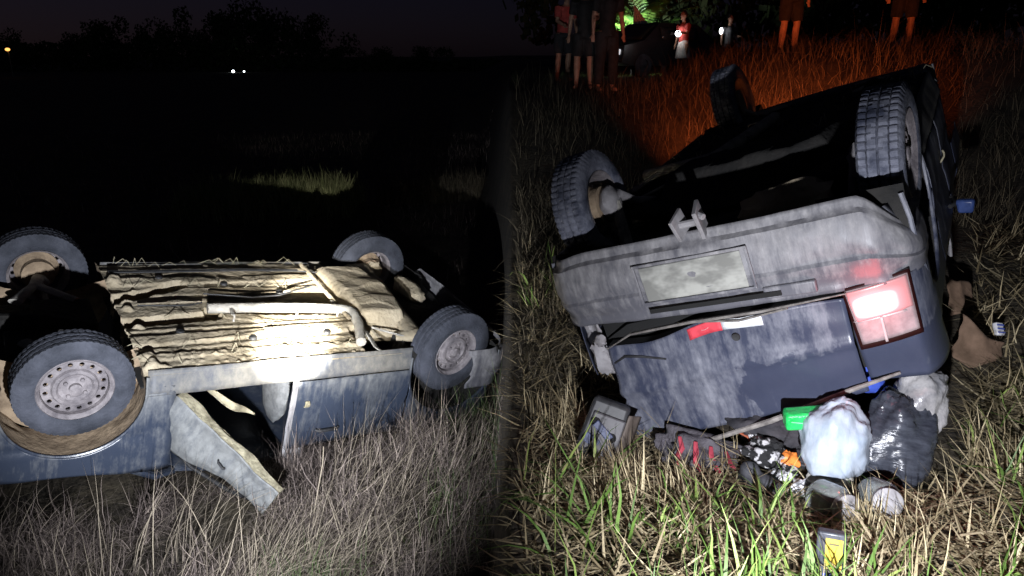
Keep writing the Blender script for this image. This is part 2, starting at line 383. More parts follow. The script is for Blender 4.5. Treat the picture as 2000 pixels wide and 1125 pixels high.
def overturned_car(P, root, dent_seed, tyre_mat, hubs, open_door):
    def dent(x, z, s):
        return .010 * nz(x * 3, z * 3, dent_seed + s) + .022 * nz(x * 1.3, z * 1.3, dent_seed + 5 + s) * smooth(.4, .85, z)
    def sidepanel(name, s, x0, x1, z0, z1f, nrow=12, m=None):
        cs = xcols(x0, x1); mb = MB(); vs = []; fs = []
        for x in cs:
            zl = zlow(x, z0); zt = max(z1f(x), zl + .01)
            for j in range(nrow + 1):
                z = zl + (zt - zl) * j / nrow
                yy = halfw(x, z) + dent(x, z, s)
                vs.append((x, s * yy, z))
        for i in range(len(cs) - 1):
            for j in range(nrow):
                a = i * (nrow + 1) + j; fs.append((a, a + nrow + 1, a + nrow + 2, a + 1))
        mb.add(vs, fs)
        return mb.build(name, m or P, root, smooth=40, solid=.004)
    belt = lambda x: .865 - .10 * smooth(.5, 1.85, x) + .015 * math.sin(x * 7 + dent_seed)
    for s in (-1, 1):
        sidepanel('fender', s, .664, 1.80 - (.50 if P is PAINT_R else 0), .66 if P is PAINT_R and s > 0 else .30, belt)
        sidepanel('sill_panel', s, -.865, .812, .205, lambda x: .352, 5, SILL)
        if not (open_door and s == -1): sidepanel('front_door', s, -.045, .656, .360, belt)
        rd = sidepanel('rear_door', s, -.872, -.058, .360, belt)
        mb = MB(); mb.tube([(-.22, s * .79, .735), (-.24, s * .805, .735), (-.36, s * .806, .735), (-.38, s * .79, .735)], .011, 8)
        mb.build('door_handle', BLACK, rd)
        sidepanel('rear_quarter', s, -1.66, -.882, .30, belt)
        # rolled arch lip + inner liner
        for (cx, cz, r) in (AF, AR_):
            if P is PAINT_R and s > 0 and cx > 0: continue      # that wing is torn away
            mb = MB()
            pts = [(cx + r * math.cos(q), s * (halfw(cx, .6) + .004), cz + r * math.sin(q)) for q in np.linspace(0, math.pi, 30)]
            pts = [(cx + r, s * (halfw(cx, .3) + .002), cz - .1)] + pts + [(cx - r, s * (halfw(cx, .3) + .002), cz - .1)]
            mb.tube(pts, .009, 6); mb.build('arch_lip', P, root)
            mb = MB()
            def lin(u, v, cx=cx, cz=cz, r=r, s=s):
                q = -.35 + (math.pi + .7) * u
                rr = r - .004 + .03 * v + .022 * nz(math.cos(q) * 5, v * 6, cx * 9 + s) * v
                return (cx + rr * math.cos(q), s * (.766 - .30 * v), cz + rr * math.sin(q))
            mb.grid(lin, 40, 12)
            # back wall of the wheel housing
            def bk(u, v, cx=cx, cz=cz, r=r, s=s):
                q = -.35 + (math.pi + .7) * u; rr = (r + .026) * (1 - v * .75)
                return (cx + rr * math.cos(q), s * (.466 - .02 * nz(u * 6, v * 5, cx)), cz + rr * math.sin(q))
            mb.grid(bk, 28, 6)
            mb.build('wheel_housing', UNDERD if P is PAINT_R or cx < 0 else MUDD, root, smooth=50)
    # door (open, sagging on a broken hinge)
    if open_door:
        d = empty('front_door'); d.parent = root; d.location = (.66, -.775, .36)
        th = 56
        d.rotation_euler = Matrix.Rotation(R(th), 3, 'Z').to_euler()
        sag = Matrix.Rotation(R(th), 3, 'Z') @ Matrix.Rotation(R(23), 3, 'Y')
        d.rotation_euler = sag.to_euler()
        def hgt(u): return (.36 - .12 * u + .03 * math.sin(u * 7)) 
        def skin(u, v): return (-.80 * u, -.010 * math.sin(math.pi * v) + .030 * nz(u * 3, v * 2, 2) + .012 * abs(nz(u * 9 + v * 3, v * 5, 7)) + .05 * v * v * u, hgt(u) * v + .012 * nz(u * 6, v, 4))
        mb = MB(); mb.grid(skin, 34, 20); mb.build('outer_skin', DOORP, d, smooth=50, solid=.006)
        mb = MB(); mb.grid(lambda u, v: (-.02 - .76 * u, .070 + .020 * math.sin(v * 9) * math.sin(u * 3.1) + .02 * nz(u * 5, v * 5, 3), .02 + (hgt(u) - .03) * v), 30, 16)
        mb.build('inner_trim', TRIM, d, smooth=50, solid=.01)
        mb = MB(); mb.grid(lambda u, v: (-.80 * u, .002 + .030 * nz(u * 3, 0, 2) + (.060 + .015 * math.sin(u * 11)) * v, .012 * nz(u * 6, 0, 4) + .008 * nz(u * 9, v * 3, 1)), 34, 4)
        mb.grid(lambda u, v: (-.80 + .004 * v, .002 + .072 * v, hgt(1) * u), 10, 3)
        mb.build('door_edge', TRIM, d, smooth=50)
        mb = MB(); mb.tube([(-.03, .03, .29), (-.12, .07, .40), (-.26, .12, .47), (-.52, .14, .42), (-.66, .10, .30), (-.70, .05, .17)], .013, 8)
        mb.build('window_frame', BLACK, d)
        mb = MB(); mb.tube([(-.42, -.02, .12), (-.425, -.03, .12), (-.47, -.03, .13), (-.475, -.02, .13)], .006, 8); mb.build('door_handle', BLACK, d)
        mb = MB(); mb.ball((-.05, -.015, .20), .010, 10, 6); mb.build('lock_cap', GREY, d)
        # torn aperture trim hanging inside the opening
        mb = MB(); mb.grid(lambda u, v: (.50 - .34 * u, -.70 + .02 * math.sin(u * 9), .37 + .24 * u ** 1.2 + (.012 + .05 * math.sin(math.pi * u)) * v), 18, 3)
        mb.build('hanging_trim', TRIM, root, smooth=60, solid=.006)
    # B pillars with seat-belt trim
    for s in (-1, 1):
        mb = MB(); mb.grid(lambda u, v, s=s: (-.04 - .13 * v, s * (halfw(-.1, .36 + .5 * u) - .035 - .02 * math.sin(v * 3.1)), .358 + .72 * u), 10, 6)
        mb.build('centre_pillar', GREY, root, smooth=40, solid=.01)
        mb = MB(); mb.grid(lambda u, v, s=s: (-.115 - .055 * v * math.sin(.5 + 2.4 * u), s * (.79 + .012 * math.sin(u * 20) - .10 * u), .50 + .34 * u), 22, 3)
        mb.build('belt_trim', TRIM, root, smooth=60, solid=.008)
    # ---- floor pan: pressed ribs, rails, channels, caked mud
    def seg(x, y, ax, ay, bx, by):
        t = max(0, min(1, ((x - ax) * (bx - ax) + (y - ay) * (by - ay)) / ((bx - ax) ** 2 + (by - ay) ** 2)))
        return math.hypot(x - ax - t * (bx - ax), y - ay - t * (by - ay))
    def floor(u, v):
        x = .835 - 1.62 * u; y = -.742 + 1.47 * v
        wy = y + .016 * nz(x * 1.6, y * 2, 11) + .004 * nz(x * 9, y * 9, 5)
        h = .010 * nz(x * 1.2, y * 5, 3) + .003 * nz(x * 14, y * 18, 9)
        for c, wd, hh in ((-.60, .030, .014), (-.50, .016, .008), (-.39, .050, .028), (-.27, .014, .010), (.10, .03, .012), (.24, .05, .014), (.42, .048, .022), (.60, .025, .014)):
            hh *= .6; dd = abs(wy - c - .012 * math.sin(x * 2.1 + c * 9)); h += hh * smooth(wd * 1.25, wd * .75, dd)
        # cross seams and folds
        h += .006 * smooth(.03, .015, abs(x - .05 - .1 * y))
        f = nz(x * .9 + 4, y * 4.0 + .5 * nz(x * 1.5, y * 2, 21), 31); h += .006 * smooth(-.02, .02, f) - .005 * smooth(.20, .23, f)
        # dark channels (tunnel, fuel-line recess)
        h -= .12 * smooth(.062, .042, seg(wy * 0 + x, wy, .90, -.17, .30, -.125))
        h -= .12 * smooth(.058, .042, seg(x, wy, .90, .13, .40, .335))
        h -= .085 * smooth(.045, .03, seg(x, wy, .30, -.045, -.62, -.14))
        h -= .20 * smooth(-.52, -.57, x) * smooth(-.37, -.43, y)
        # lumps of caked mud near the front edge
        h += .035 * smooth(.15, .5, nz(x * 11, y * 11, 2)) * smooth(.62, .84, x)
        h += .02 * max(0, nz(x * 24, y * 24, 6)) * smooth(-.45, -.62, y)
        e = smooth(.742, .70, abs(y)); 
        return (x, y, .215 - h * e + .02 * (1 - e))
    mb = MB(); mb.grid(floor, 230, 210); mb.build('floor_pan', UNDERD if P is PAINT_R else MUD, root, smooth=55)
    mb = MB(); rs = random.Random(4)
    for k in range(46):
        x = rs.uniform(-.6, .8); y = rs.choice((.66, .70, .3, -.1, -.45, -.62)) + rs.uniform(-.05, .05); q = rs.uniform(0, 6.28); l = rs.uniform(.05, .16)
        a = Vector((x, y, .20)); mb.tube([a, a + Vector((math.cos(q) * l * .5, math.sin(q) * l * .3, -.03 - .03 * rs.random())), a + Vector((math.cos(q) * l, math.sin(q) * l * .6, -.02 + .03 * rs.random()))], .0022, 4)
    mb.build('caught_straw', TRIM, root)['kind'] = 'stuff'
    # sealing bed above the floor (interior carpet side), front and rear decks
    mb = MB(); mb.box((0, 0, .345), (1.66, 1.36, .012)); mb.build('carpet', DARK, root)
    mb = MB(); mb.grid(lambda u, v: (-.78 - .92 * u, -.70 + 1.4 * v, .36 + .03 * nz(u * 4, v * 5, 8) - .05 * math.exp(-((u - .62) ** 2 + (v - .5) ** 2) * 12)), 30, 30)
    mb.build('boot_floor', UNDERD, root, smooth=60)
    xe = .22 if P is PAINT_R else 0; ze = .08 if P is PAINT_R else 0
    mb = MB(); mb.box((1.25 - xe, 0, .42 + ze), (.6 - xe, .74, .2)); mb.box((1.1 - xe, .12, .33 + ze), (.32, .34, .16)); mb.box((1.3 - xe, -.2, .34 + ze), (.25, .28, .14)); mb.tube([(.95, -.1, .28 + ze), (1.2 - xe, .0, .26 + ze), (1.45 - 1.5 * xe, .1, .3 + ze)], .05, 10)
    mb.build('engine', UNDERD, root, bevel=.02)
    # fuel tank with pressed ribs
    def tank(u, v):
        x = -.57 - .46 * u; y = -.42 + 1.0 * v
        e = min(smooth(0, .22, u), smooth(1, .80, u + .25 * (v - .5) ** 2), smooth(0, .14, v), smooth(1, .86, v))
        cx = x - .10 * math.sin(v * 3) * u
        r = .006 * smooth(-.1, .3, math.sin(v * 22 + 2.6 * u + 3 * nz(u * 2, v * 2, 4))) + .014 * nz(u * 3, v * 6, 2)
        return (cx, y - .06 * u, .30 - (.185 + r) * e)
    mb = MB(); mb.grid(tank, 56, 110); mb.build('fuel_tank', UNDERD if P is PAINT_R else MUD, root, smooth=60)
    mb = MB()
    mb.grid(lambda u, v: (-.60 - .04 * u + .03 * math.sin(v * 3.1), -.30 - .42 * v, .20 - .05 * math.sin(math.pi * min(1, v * 1.1)) + .02 * u), 4, 22)
    mb.build('heat_shield', METAL, root, smooth=60, solid=.01)
    # exhaust: flat bright pipe down the car, elbow, tail
    mb = MB(); mb.tube([(.33, -.095, .165), (.05, -.12, .16), (-.3, -.165, .155), (-.55, -.205, .155), (-.60, -.235, .155), (-.615, -.29, .155), (-.585, -.44, .16), (-.50, -.66, .17)], [.034] * 5 + [.036, .036, .034], 12)
    mb.build('exhaust_pipe', METAL, root, smooth=60)
    mb = MB(); mb.ball((-1.40, .30, .27), (.10, .19, .075), 20, 12, .35, 3, 2); mb.build('muffler', MUD, root, smooth=60)
    mb = MB(); mb.tube([(.72, .02, .185), (.5, -.03, .17), (.42, -.02, .175), (.33, .03, .185)], .006, 6); mb.tube([(.3, .12, .165), (.0, .03, .16), (-.2, .06, .165), (-.5, .2, .16)], .006, 6)
    mb.build('brake_line', BLACK, root)
    mb = MB(); mb.tube([(-.70, -.42, .20), (-.88, -.55, .21), (-1.03, -.66, .23)], .008, 6); mb.build('handbrake_cable', METAL, root)
    for (x, y) in ((.55, -.33), (.15, -.46), (.1, .33), (-.25, .18), (.5, .45), (-.35, -.45)):
        mb = MB(); mb.lathe([(0, .0), (.018, .0), (.024, .006), (.026, .016)], 16, 'z', c=(x, y, .186)); mb.build('floor_plug', BLACK, root)
    for x in (.20, -.22, -.52):
        mb = MB(); mb.box((x, -.16, .148), (.022, .15, .006), (0, 0, .15)); mb.tube([(x, -.23, .15), (x, -.23, .20)], .007, 6); mb.build('exhaust_hanger', METAL, root)
    mb = MB(); mb.tube([(.80, .50, .178), (.4, .49, .172), (-.1, .50, .172), (-.5, .47, .168), (-.62, .40, .15)], .006, 6); mb.tube([(.80, .525, .18), (.4, .515, .172), (-.1, .525, .172), (-.5, .495, .168)], .005, 6); mb.build('fuel_pipe', BLACK, root)
    mb = MB(); mb.grid(lambda u, v: (-.545 - .035 * v, -.36 + .95 * u, .168 - .02 * math.sin(math.pi * v) + .006 * nz(u * 9, v, 2)), 30, 5); mb.build('cross_member', UNDERD if P is PAINT_R else MUD, root, smooth=60)
    # rear axle: cross beam, trailing arms
    hRR, hRL, hFR, hFL = [Vector(h) for h in hubs]
    mb = MB(); za = .12 if P is PAINT_R else 0
    mb = MB(); mb.tube([(-.98, -.56, .215 + za * .3), (-1.0, -.2, .20 + za), (-1.05, .2, .19 + za), (-1.08, .56, .20 + za * .3)], [.08, .075, .075, .085], 14, flat=.55); mb.build('rear_axle', UNDERD if P is PAINT_R else MUD, root, smooth=60)
    for hb, s in ((hRR, -1), (hRL, 1)):
        mb = MB()
        mb.tube([(-.86, s * .50, .24), (-.98, s * .56, .205), (hb.x + .06, s * .575, hb.z - .03), (hb.x - .03, s * .60, hb.z)], [.03, .05, .045, .05] if P is PAINT_R else [.045, .075, .07, .06], 12, flat=.6)
        mb.ball((hb.x, s * .585, hb.z), (.085, .05, .085), 14, 8, .3, 3, s)
        mb.build('trailing_arm', GREY if P is PAINT_R else MUD, root, smooth=60)
        mb = MB(); mb.tube([(hb.x, s * .56, hb.z), (-1.27, s * .53, .42)], [.028, .035], 10)
        mb.build('damper', METAL, root)
    for hb, s in ((hFR, -1), (hFL, 1)):
        mb = MB(); mb.tube([(hb.x, s * .60, hb.z), (1.22, s * .46, .24), (1.34, s * .25, .25)], [.04, .032, .04], 10, flat=.5)
        mb.tube([(1.22, s * .46, .24), (1.02, s * .25, .25)], [.035, .03], 10, flat=.5); mb.build('control_arm', METAL, root, smooth=60)
        mb = MB(); mb.tube([(hb.x, s * .60, hb.z), (1.16, s * .3, .32)], .016, 10); mb.ball((1.16, s * .56, hb.z + .02), .035, 10, 6); mb.build('drive_shaft', METAL, root)
    TD = .85 if P is PAINT_R else .4
    # wheels
    RW = .285 if P is PAINT_R else .310
    wheel(root, hRR, 0 if P is PAINT_R else -7, 0, tyre_mat, TD, -1, rad=RW); wheel(root, hRL, 4 if P is PAINT_R else 0, 7 if P is PAINT_R else 0, tyre_mat, TD, 1, rad=RW)
    wheel(root, hFR, 0, 0, tyre_mat, TD, -1); wheel(root, hFL, 0, 0, tyre_mat, TD, 1)
    # seats
    for s in (-1, 1):
        mb = MB()
        mb.ball((.22, s * .36, .44), (.25, .22, .10), 20, 12, .12, 3, s)
        mb.ball((-.12, s * .30, .68), (.06, .20, .26), 18, 12, .12, 3, s + 2)
        mb.build('front_seat', SEATM, root, smooth=60)
    # crushed greenhouse: roof skin, pillars
    def roofz(x, y): return 1.10 + .10 * smooth(-.3, .5, y) * P_ROOF + .03 * nz(x * 2, y * 2, dent_seed) - .05 * smooth(.2, .7, x)
    P_ROOF = 1.6 if P is PAINT_R else 0
    mb = MB(); mb.grid(lambda u, v: ((x := .62 - 2.0 * u), (y := -.56 + 1.12 * v), roofz(x, y)), 30, 18); mb.build('roof', P, root, smooth=50, solid=.006)
    for s in (-1, 1):
        for (xa, za, xb) in ((.92, .84, .58), (-1.35, .86, -1.30)):
            mb = MB(); mb.tube([(xa, s * .70, za), ((xa + xb) / 2 - .04, s * .66, .99), (xb, s * .55, roofz(xb, s * .55))], [.035, .03, .03], 8, flat=.7)
            mb.build('roof_pillar', P, root)
    XN = .52 if P is PAINT_R else 0
    # nose: bonnet, front bumper, grille, head lamps
    mb = MB(); mb.grid(lambda u, v: (.75 + (1.08 - XN) * u, (-.70 + 1.4 * v) * (1 - .12 * u * u), .865 - .10 * u - .07 * smooth(.8, 1, u) + .03 * nz(u * 3, v * 3, dent_seed)), 16, 16); mb.build('bonnet', P, root, solid=.005)
    def fb(u, v):
        q = -1.15 + 2.3 * u; y = .74 * math.sin(q) / math.sin(1.15); x = 1.62 - XN + .24 * (math.cos(q) - math.cos(1.15)) / (1 - math.cos(1.15))
        return (x + .03 * math.sin(math.pi * v), y, .22 + .34 * v)
    mb = MB(); mb.grid(fb, 28, 8); mb.build('front_bumper', BUMPER, root, solid=.008)
    mb = MB(); mb.box((1.80 - XN, 0, .63), (.04, .62, .12)); mb.build('grille', BLACK, root, bevel=.01)
    for s in (-1, 1):
        mb = MB(); mb.box((1.78 - XN, s * .49, .63), (.06, .32, .13)); mb.build('headlight', GREY, root, bevel=.02)

# -------- left wreck
carL = empty('overturned_car', (-1.7258, 4.8097, -1.4391 + CAMZ), (2.9355, -.1631, 3.7958))
tag(carL, 'overturned dusty blue car on its roof, muddy floor pan and open front door towards camera', 'car', 'overturned cars')
overturned_car(PAINT_L, carL, 3, RUBBER, ((-1.20, -.70, .25), (-1.20, .68, .235), (1.16, -.69, .265), (1.18, .70, .25)), True)
# -------- right wreck
carR = empty('overturned_car', (1.5037, 4.4443, -.2351 + CAMZ), (2.8155, -.1397, 1.0488))
tag(carR, 'overturned blue car seen from behind, rear bumper and one lit tail lamp facing the stubble', 'car', 'overturned cars')
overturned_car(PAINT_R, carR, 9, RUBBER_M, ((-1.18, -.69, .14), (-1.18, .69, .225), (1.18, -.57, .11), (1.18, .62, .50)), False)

def rear_end(root, P, full):
    # wrap-around bumper
    def bmp(u, v, off=0):
        q = (u - .5) * 2; a = abs(q)
        if a < .62: y = q / .62 * .60; x = -1.735 + .02 * (y / .6) ** 2
        else:
            k = (a - .62) / .38; y = math.copysign(.60 + .17 * math.sin(min(1, k * 1.6) * math.pi / 2), q); x = -1.715 + .42 * max(0, k - .12) ** 1.15
        zl_ = .225 + .20 * smooth(.62, .80, y) + .03 * smooth(.5, .78, -y)
        z = zl_ + (.57 - zl_) * v
        bul = .035 * math.sin(math.pi * min(1, v * 1.15)) + (.014 if v > .62 else 0) - .02 * (v < .12)
        lip = .012 * nz(u * 7, v * 3, 3) + .006 * nz(u * 30, v * 6, 5)
        sg = 1 if y > 0 else -1
        return (x - bul + off + lip, y + sg * bul * .4 * smooth(.55, .75, abs(y)), z)
    mb = MB(); mb.grid(bmp, 90, 26); b = mb.build('rear_bumper', BUMPER, root, smooth=40, solid=.006)
    if not full: return
    # number plate in its recess frame
    mb = MB(); mb.box((-1.776, -.035, .402), (.006, .44, .155)); mb.build('number_plate', PLATE, b, bevel=.003)
    for (yy, zz, sy, sz) in ((-.035, .316, .50, .014), (-.035, .487, .50, .012), (-.28, .40, .012, .17), (.21, .40, .012, .17)):
        mb = MB(); mb.box((-1.775, yy, zz), (.012, sy, sz)); mb.build('plate_frame', BUMPER, b, bevel=.003)
    # dark step slot and chrome strips under the plate
    mb = MB(); mb.box((-1.779, .02, .523), (.01, .56, .020)); mb.build('bumper_slot', DARK, b)
    mb = MB(); mb.box((-1.762, .33, .520), (.028, .20, .05)); mb.build('bumper_step', BUMPER, b, bevel=.006)
    mb = MB(); mb.tube([(-1.72, -.56, .70), (-1.755, -.40, .625), (-1.765, -.1, .60), (-1.77, .2, .592), (-1.75, .52, .575)], [.006, .012, .016, .014, .006], 8, flat=.5)
    mb.tube([(-1.73, -.1, .615), (-1.765, .1, .622), (-1.76, .3, .598)], .010, 8, flat=.5); mb.build('bumper_strip', STRAP, b)
    # tow eye
    mb = MB()
    mb.box((-1.735, -.035, .185), (.10, .016, .10), (0, .35, .2)); mb.box((-1.735, .055, .18), (.10, .018, .13), (0, .35, -.1)); mb.tube([(-1.74, -.04, .185), (-1.74, .05, .185)], .016, 10); mb.tube([(-1.75, .055, .15), (-1.77, .085, .165)], .014, 8)
    mb.build('tow_bracket', GREY, root, bevel=.003)
    # tailgate: lower edge loose on the left
    def tg(u, v):
        y = -.575 + 1.07 * u - .03 * v * (1 - u); z0 = .70 - .085 * smooth(.15, .55, u); z1 = 1.235 - .20 * u
        z = z0 + (z1 - z0) * v
        x = -1.715 + .03 * (abs(y) / .6) ** 2 + .025 * smooth(.45, 1, v) - .012 * math.exp(-((v - .45) / .05) ** 2) + .012 * nz(u * 5, v * 4, 6)
        return (x, y, z)
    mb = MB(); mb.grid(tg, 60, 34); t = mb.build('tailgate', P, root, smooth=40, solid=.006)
    mb = MB(); mb.grid(lambda u, v: (tg(0, v)[0] + .07 * u, tg(0, v)[1] + .002, tg(0, v)[2]), 3, 20); mb.grid(lambda u, v: (tg(v, 0)[0] + .07 * u, tg(v, 0)[1], tg(v, 0)[2] + .001), 3, 30)
    mb.build('tailgate_edge', BLACK, t, smooth=40)
    def onT(u, v, o=.008): p = tg(u, v); return (p[0] - o, p[1], p[2])
    mb = MB(); mb.grid(lambda u, v: onT(.395 + .145 * u, .02 + .105 * v), 8, 4); mb.build('red_sticker', simple('sticker_red', (.42, .035, .05), .5), t, solid=.001)
    mb = MB(); mb.grid(lambda u, v: onT(.54 + .165 * u, .015 + .105 * v), 8, 4); mb.build('white_sticker', simple('sticker_white', (.50, .52, .54), .5), t, solid=.001)
    mb = MB(); mb.tube([onT(.455, .075, .0095), onT(.47, .08, .0095), onT(.485, .07, .0095)], .004, 6, flat=.3); mb.build('sticker_mark', simple('mark_pale', (.6, .5, .5)), t)
    mb = MB(); mb.lathe([(0, -.004), (.016, -.004), (.020, .004), (.020, .01)], 16, 'x', c=onT(.585, .20, .006)); mb.build('lock_barrel', BLACK, t)
    mb = MB(); mb.tube([onT(.02, .16), onT(.08, .10), onT(.16, .12), onT(.27, .20)], [.004, .007, .006, .004], 6); mb.build('dent_crease', BLACK, t)
    # rubber window seal peeled off the glass edge
    mb = MB(); mb.tube([(-1.74, -.40, 1.235), (-1.75, -.2, 1.19), (-1.75, .1, 1.105), (-1.70, .45, 1.005), (-1.66, .62, .97)], [.006, .011, .012, .010, .006], 8); mb.build('window_seal', STRAP, root)
    # rear valance / lamp panel behind (dark), right of the tailgate: body corner
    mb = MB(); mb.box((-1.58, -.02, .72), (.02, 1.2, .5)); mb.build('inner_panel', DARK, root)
    def corner(u, v):
        z = .56 + .44 * v; q = u
        y = .505 + .27 * math.sin(q * math.pi / 2) ; x = -1.705 + .02 * q + .22 * max(0, q - .55) ** 1.4 / .33 + .06 * smooth(.5, 1, v)
        return (x, y, z)
    mb = MB(); mb.grid(corner, 24, 20); mb.build('corner_panel', P, root, smooth=50, solid=.005)
    # torn lamp opening on the other corner
    mb = MB(); mb.grid(lambda u, v: (-1.66 + .10 * u + .02 * nz(u * 6, v * 6, 2), -.60 - .14 * u + .02 * nz(u * 5, v * 5, 1), .58 + .24 * v), 14, 14)
    mb.build('torn_panel', GREY, root, smooth=50, solid=.006)
    mb = MB(); mb.ball((-1.68, -.625, .76), (.03, .05, .085), 14, 10, .5, 4, 2); mb.ball((-1.69, -.60, .665), (.03, .03, .03), 12, 8, .4, 3, 4); mb.build('lamp_bracket', GREY, root)
    # lit tail lamp
    lr = empty('tail_lamp'); lr.parent = root; lr.location = (-1.722, 0, 0)
    def quadpts(y0, y1, za0, za1, zb0, zb1, x0, x1, n=12):
        def f(u, v):
            y = y0 + (y1 - y0) * u; zl = za0 + (za1 - za0) * u; zh = zb0 + (zb1 - zb0) * u
            return (x0 + (x1 - x0) * u ** 2.2, y + (.018 * v if y0 < .55 else 0) * (1 - u), zl + (zh - zl) * v)
        return f
    mb = MB(); mb.grid(quadpts(.500, .735, .562, .535, .822, .792, -.006, .035), 14, 14); mb.build('lamp_surround', LENSD, lr, solid=.012)
    mb = MB(); mb.grid(quadpts(.512, .728, .572, .547, .797, .772, -.016, .026), 14, 14); mb.build('lens', LENS, lr, solid=.004)
    mb = MB(); mb.grid(quadpts(.516, .724, .576, .552, .700, .676, -.0215, .020), 24, 16); mb.build('lit_section', lit_lens('lit_red_lens', .606, .640), lr, solid=.003)
    mb = MB(); mb.grid(quadpts(.612, .621, .69, .689, .793, .792, -.020, -.018), 4, 8); mb.grid(quadpts(.516, .70, .697, .683, .703, .689, -.0205, .010), 8, 3); mb.build('lens_rib', LENSB, lr, solid=.003)
    # wing mirror beyond the side
    mr = MB(); mr.box((.44, .80, 1.0), (.05, .10, .085), (.15, 0, .2), taper=.8); mr.box((.45, .755, .97), (.04, .06, .03)); mr.build('wing_mirror', simple('mirror_blue', (.03, .055, .17), .4), root, bevel=.018)
    lp = point('tail_glow', (-1.80, .61, .635), 1.8, (1, .14, .14), .06); lp.parent = root
    # front indicator lamps, still flashing, light up the bank
    for s in (-1,):
        mb = MB(); mb.ball((1.37, s * .36, .46), (.03, .06, .04), 12, 8); mb.build('indicator_lamp', mat('indicator_amber', (.7, .15, .03), None, .3, emit=(1, .22, .05), estr=22), root)
        l = bpy.data.lights.new('indicator_glow', 'SPOT'); l.energy = 1500; l.spot_size = R(66); l.spot_blend = 1.0; l.color = (1, .19, .055); l.shadow_soft_size = .05
        lp = bpy.data.objects.new('indicator_glow', l); COL.objects.link(lp); lp.parent = root; lp.location = (1.48, s * .36, .40)
        lp.rotation_euler = Vector((1, -.22, .16)).to_track_quat('-Z', 'Y').to_euler()
rear_end(carL, PAINT_L, False)
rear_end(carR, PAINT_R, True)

# ------------------------------------------------------------------ grass and straw
def blades(name, pts, h, wd, lean, bend, az, material, segs=3, kink=None):
    """ribbon blades; pts (n,3) roots, h height, wd width, lean tilt (rad), bend extra curl, az direction"""
    n = len(pts); V = np.zeros((n, (segs + 1) * 2 - 1, 3)); pos = np.array(pts, float).copy()
    dx, dy = np.cos(az), np.sin(az)
    wa = az + np.pi / 2 + rng.normal(0, .5, n); wx, wy = np.cos(wa), np.sin(wa)
    seg = h / segs; tw = rng.normal(0, .25, (n, segs + 1))
    for k in range(segs + 1):
        ww = wd * (1 - (k / segs) ** 1.6) * .5
        if k < segs:
            V[:, 2 * k, 0] = pos[:, 0] - wx * ww; V[:, 2 * k, 1] = pos[:, 1] - wy * ww; V[:, 2 * k, 2] = pos[:, 2]
            V[:, 2 * k + 1, 0] = pos[:, 0] + wx * ww; V[:, 2 * k + 1, 1] = pos[:, 1] + wy * ww; V[:, 2 * k + 1, 2] = pos[:, 2]
            a = lean + bend * (k / max(1, segs - 1)) + tw[:, k] * .4
            pos[:, 0] += dx * np.sin(a) * seg; pos[:, 1] += dy * np.sin(a) * seg; pos[:, 2] += np.cos(a) * seg
        else:
            V[:, 2 * k] = pos
    nv = (segs + 1) * 2 - 1
    F = []
    base = [(2 * k, 2 * k + 1, 2 * k + 3, 2 * k + 2) for k in range(segs - 1)]
    off = (np.arange(n) * nv)[:, None, None]
    q = (np.array(base)[None] + off).reshape(-1, 4) if base else np.zeros((0, 4), int)
    t = (np.array([[2 * segs - 2, 2 * segs - 1, 2 * segs]])[None] + off).reshape(-1, 3)
    me = bpy.data.meshes.new(name)
    V = V.reshape(-1, 3); nl = q.size + t.size
    me.vertices.add(len(V)); me.vertices.foreach_set('co', V.ravel())
    me.loops.add(nl); me.loops.foreach_set('vertex_index', np.concatenate([q.ravel(), t.ravel()]).astype(np.int32))
    me.polygons.add(len(q) + len(t))
    st = np.concatenate([np.arange(len(q)) * 4, q.size + np.arange(len(t)) * 3]).astype(np.int32)
    me.polygons.foreach_set('loop_start', st)
    me.materials.append(material); me.update(calc_edges=True); me.validate()
    o = bpy.data.objects.new(name, me); COL.objects.link(o); return o
def roots(x, y, dz=-.01): return np.array([(a, b, ground(a, b) + dz) for a, b in zip(x, y)])
cL, cR = carL.matrix_basis.inverted(), carR.matrix_basis.inverted()
def clear_of_cars(p, top=.2):
    """keep roots that are not under a wreck"""
    k = []
    for q in p:
        a = cL @ Vector(q); b = cR @ Vector(q)
        inL = -1.7 < a.x < 1.8 and -.74 < a.y < .74; inR = -1.66 < b.x < 1.8 and -.74 < b.y < .74
        k.append(not (inL or inR))
    return np.array(k)
def scatter(n, x0, x1, y0, y1, dens=None, bias=1.0):
    x = rng.uniform(x0, x1, n); y = y0 + (y1 - y0) * rng.uniform(0, 1, n) ** bias
    if dens is not None:
        k = np.array([dens(a, b) for a, b in zip(x, y)]) > rng.uniform(0, 1, n); x, y = x[k], y[k]
    p = roots(x, y); return p[clear_of_cars(p)]
DRYG = mat('dry_grass', (.062, .046, .039), (.37, .30, .25), .85, island=True, lo=0, hi=1, two=[(.6, (.125, .098, .09))])
DRYL = mat('dry_grass_pale', (.13, .105, .08), (.32, .27, .20), .85, island=True, lo=0, hi=1)
GRN = mat('green_blades', (.06, .11, .02), (.30, .38, .10), .6, island=True, lo=0, hi=1, two=[(.55, (.11, .20, .035))])
GRND = mat('green_dull', (.03, .055, .015), (.10, .14, .045), .7, island=True, lo=0, hi=1)
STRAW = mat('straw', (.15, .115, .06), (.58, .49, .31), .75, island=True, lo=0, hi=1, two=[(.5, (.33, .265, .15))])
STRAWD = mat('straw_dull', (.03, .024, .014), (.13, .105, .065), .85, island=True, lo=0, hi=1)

def A(n, m, s): return rng.normal(m, s, n)
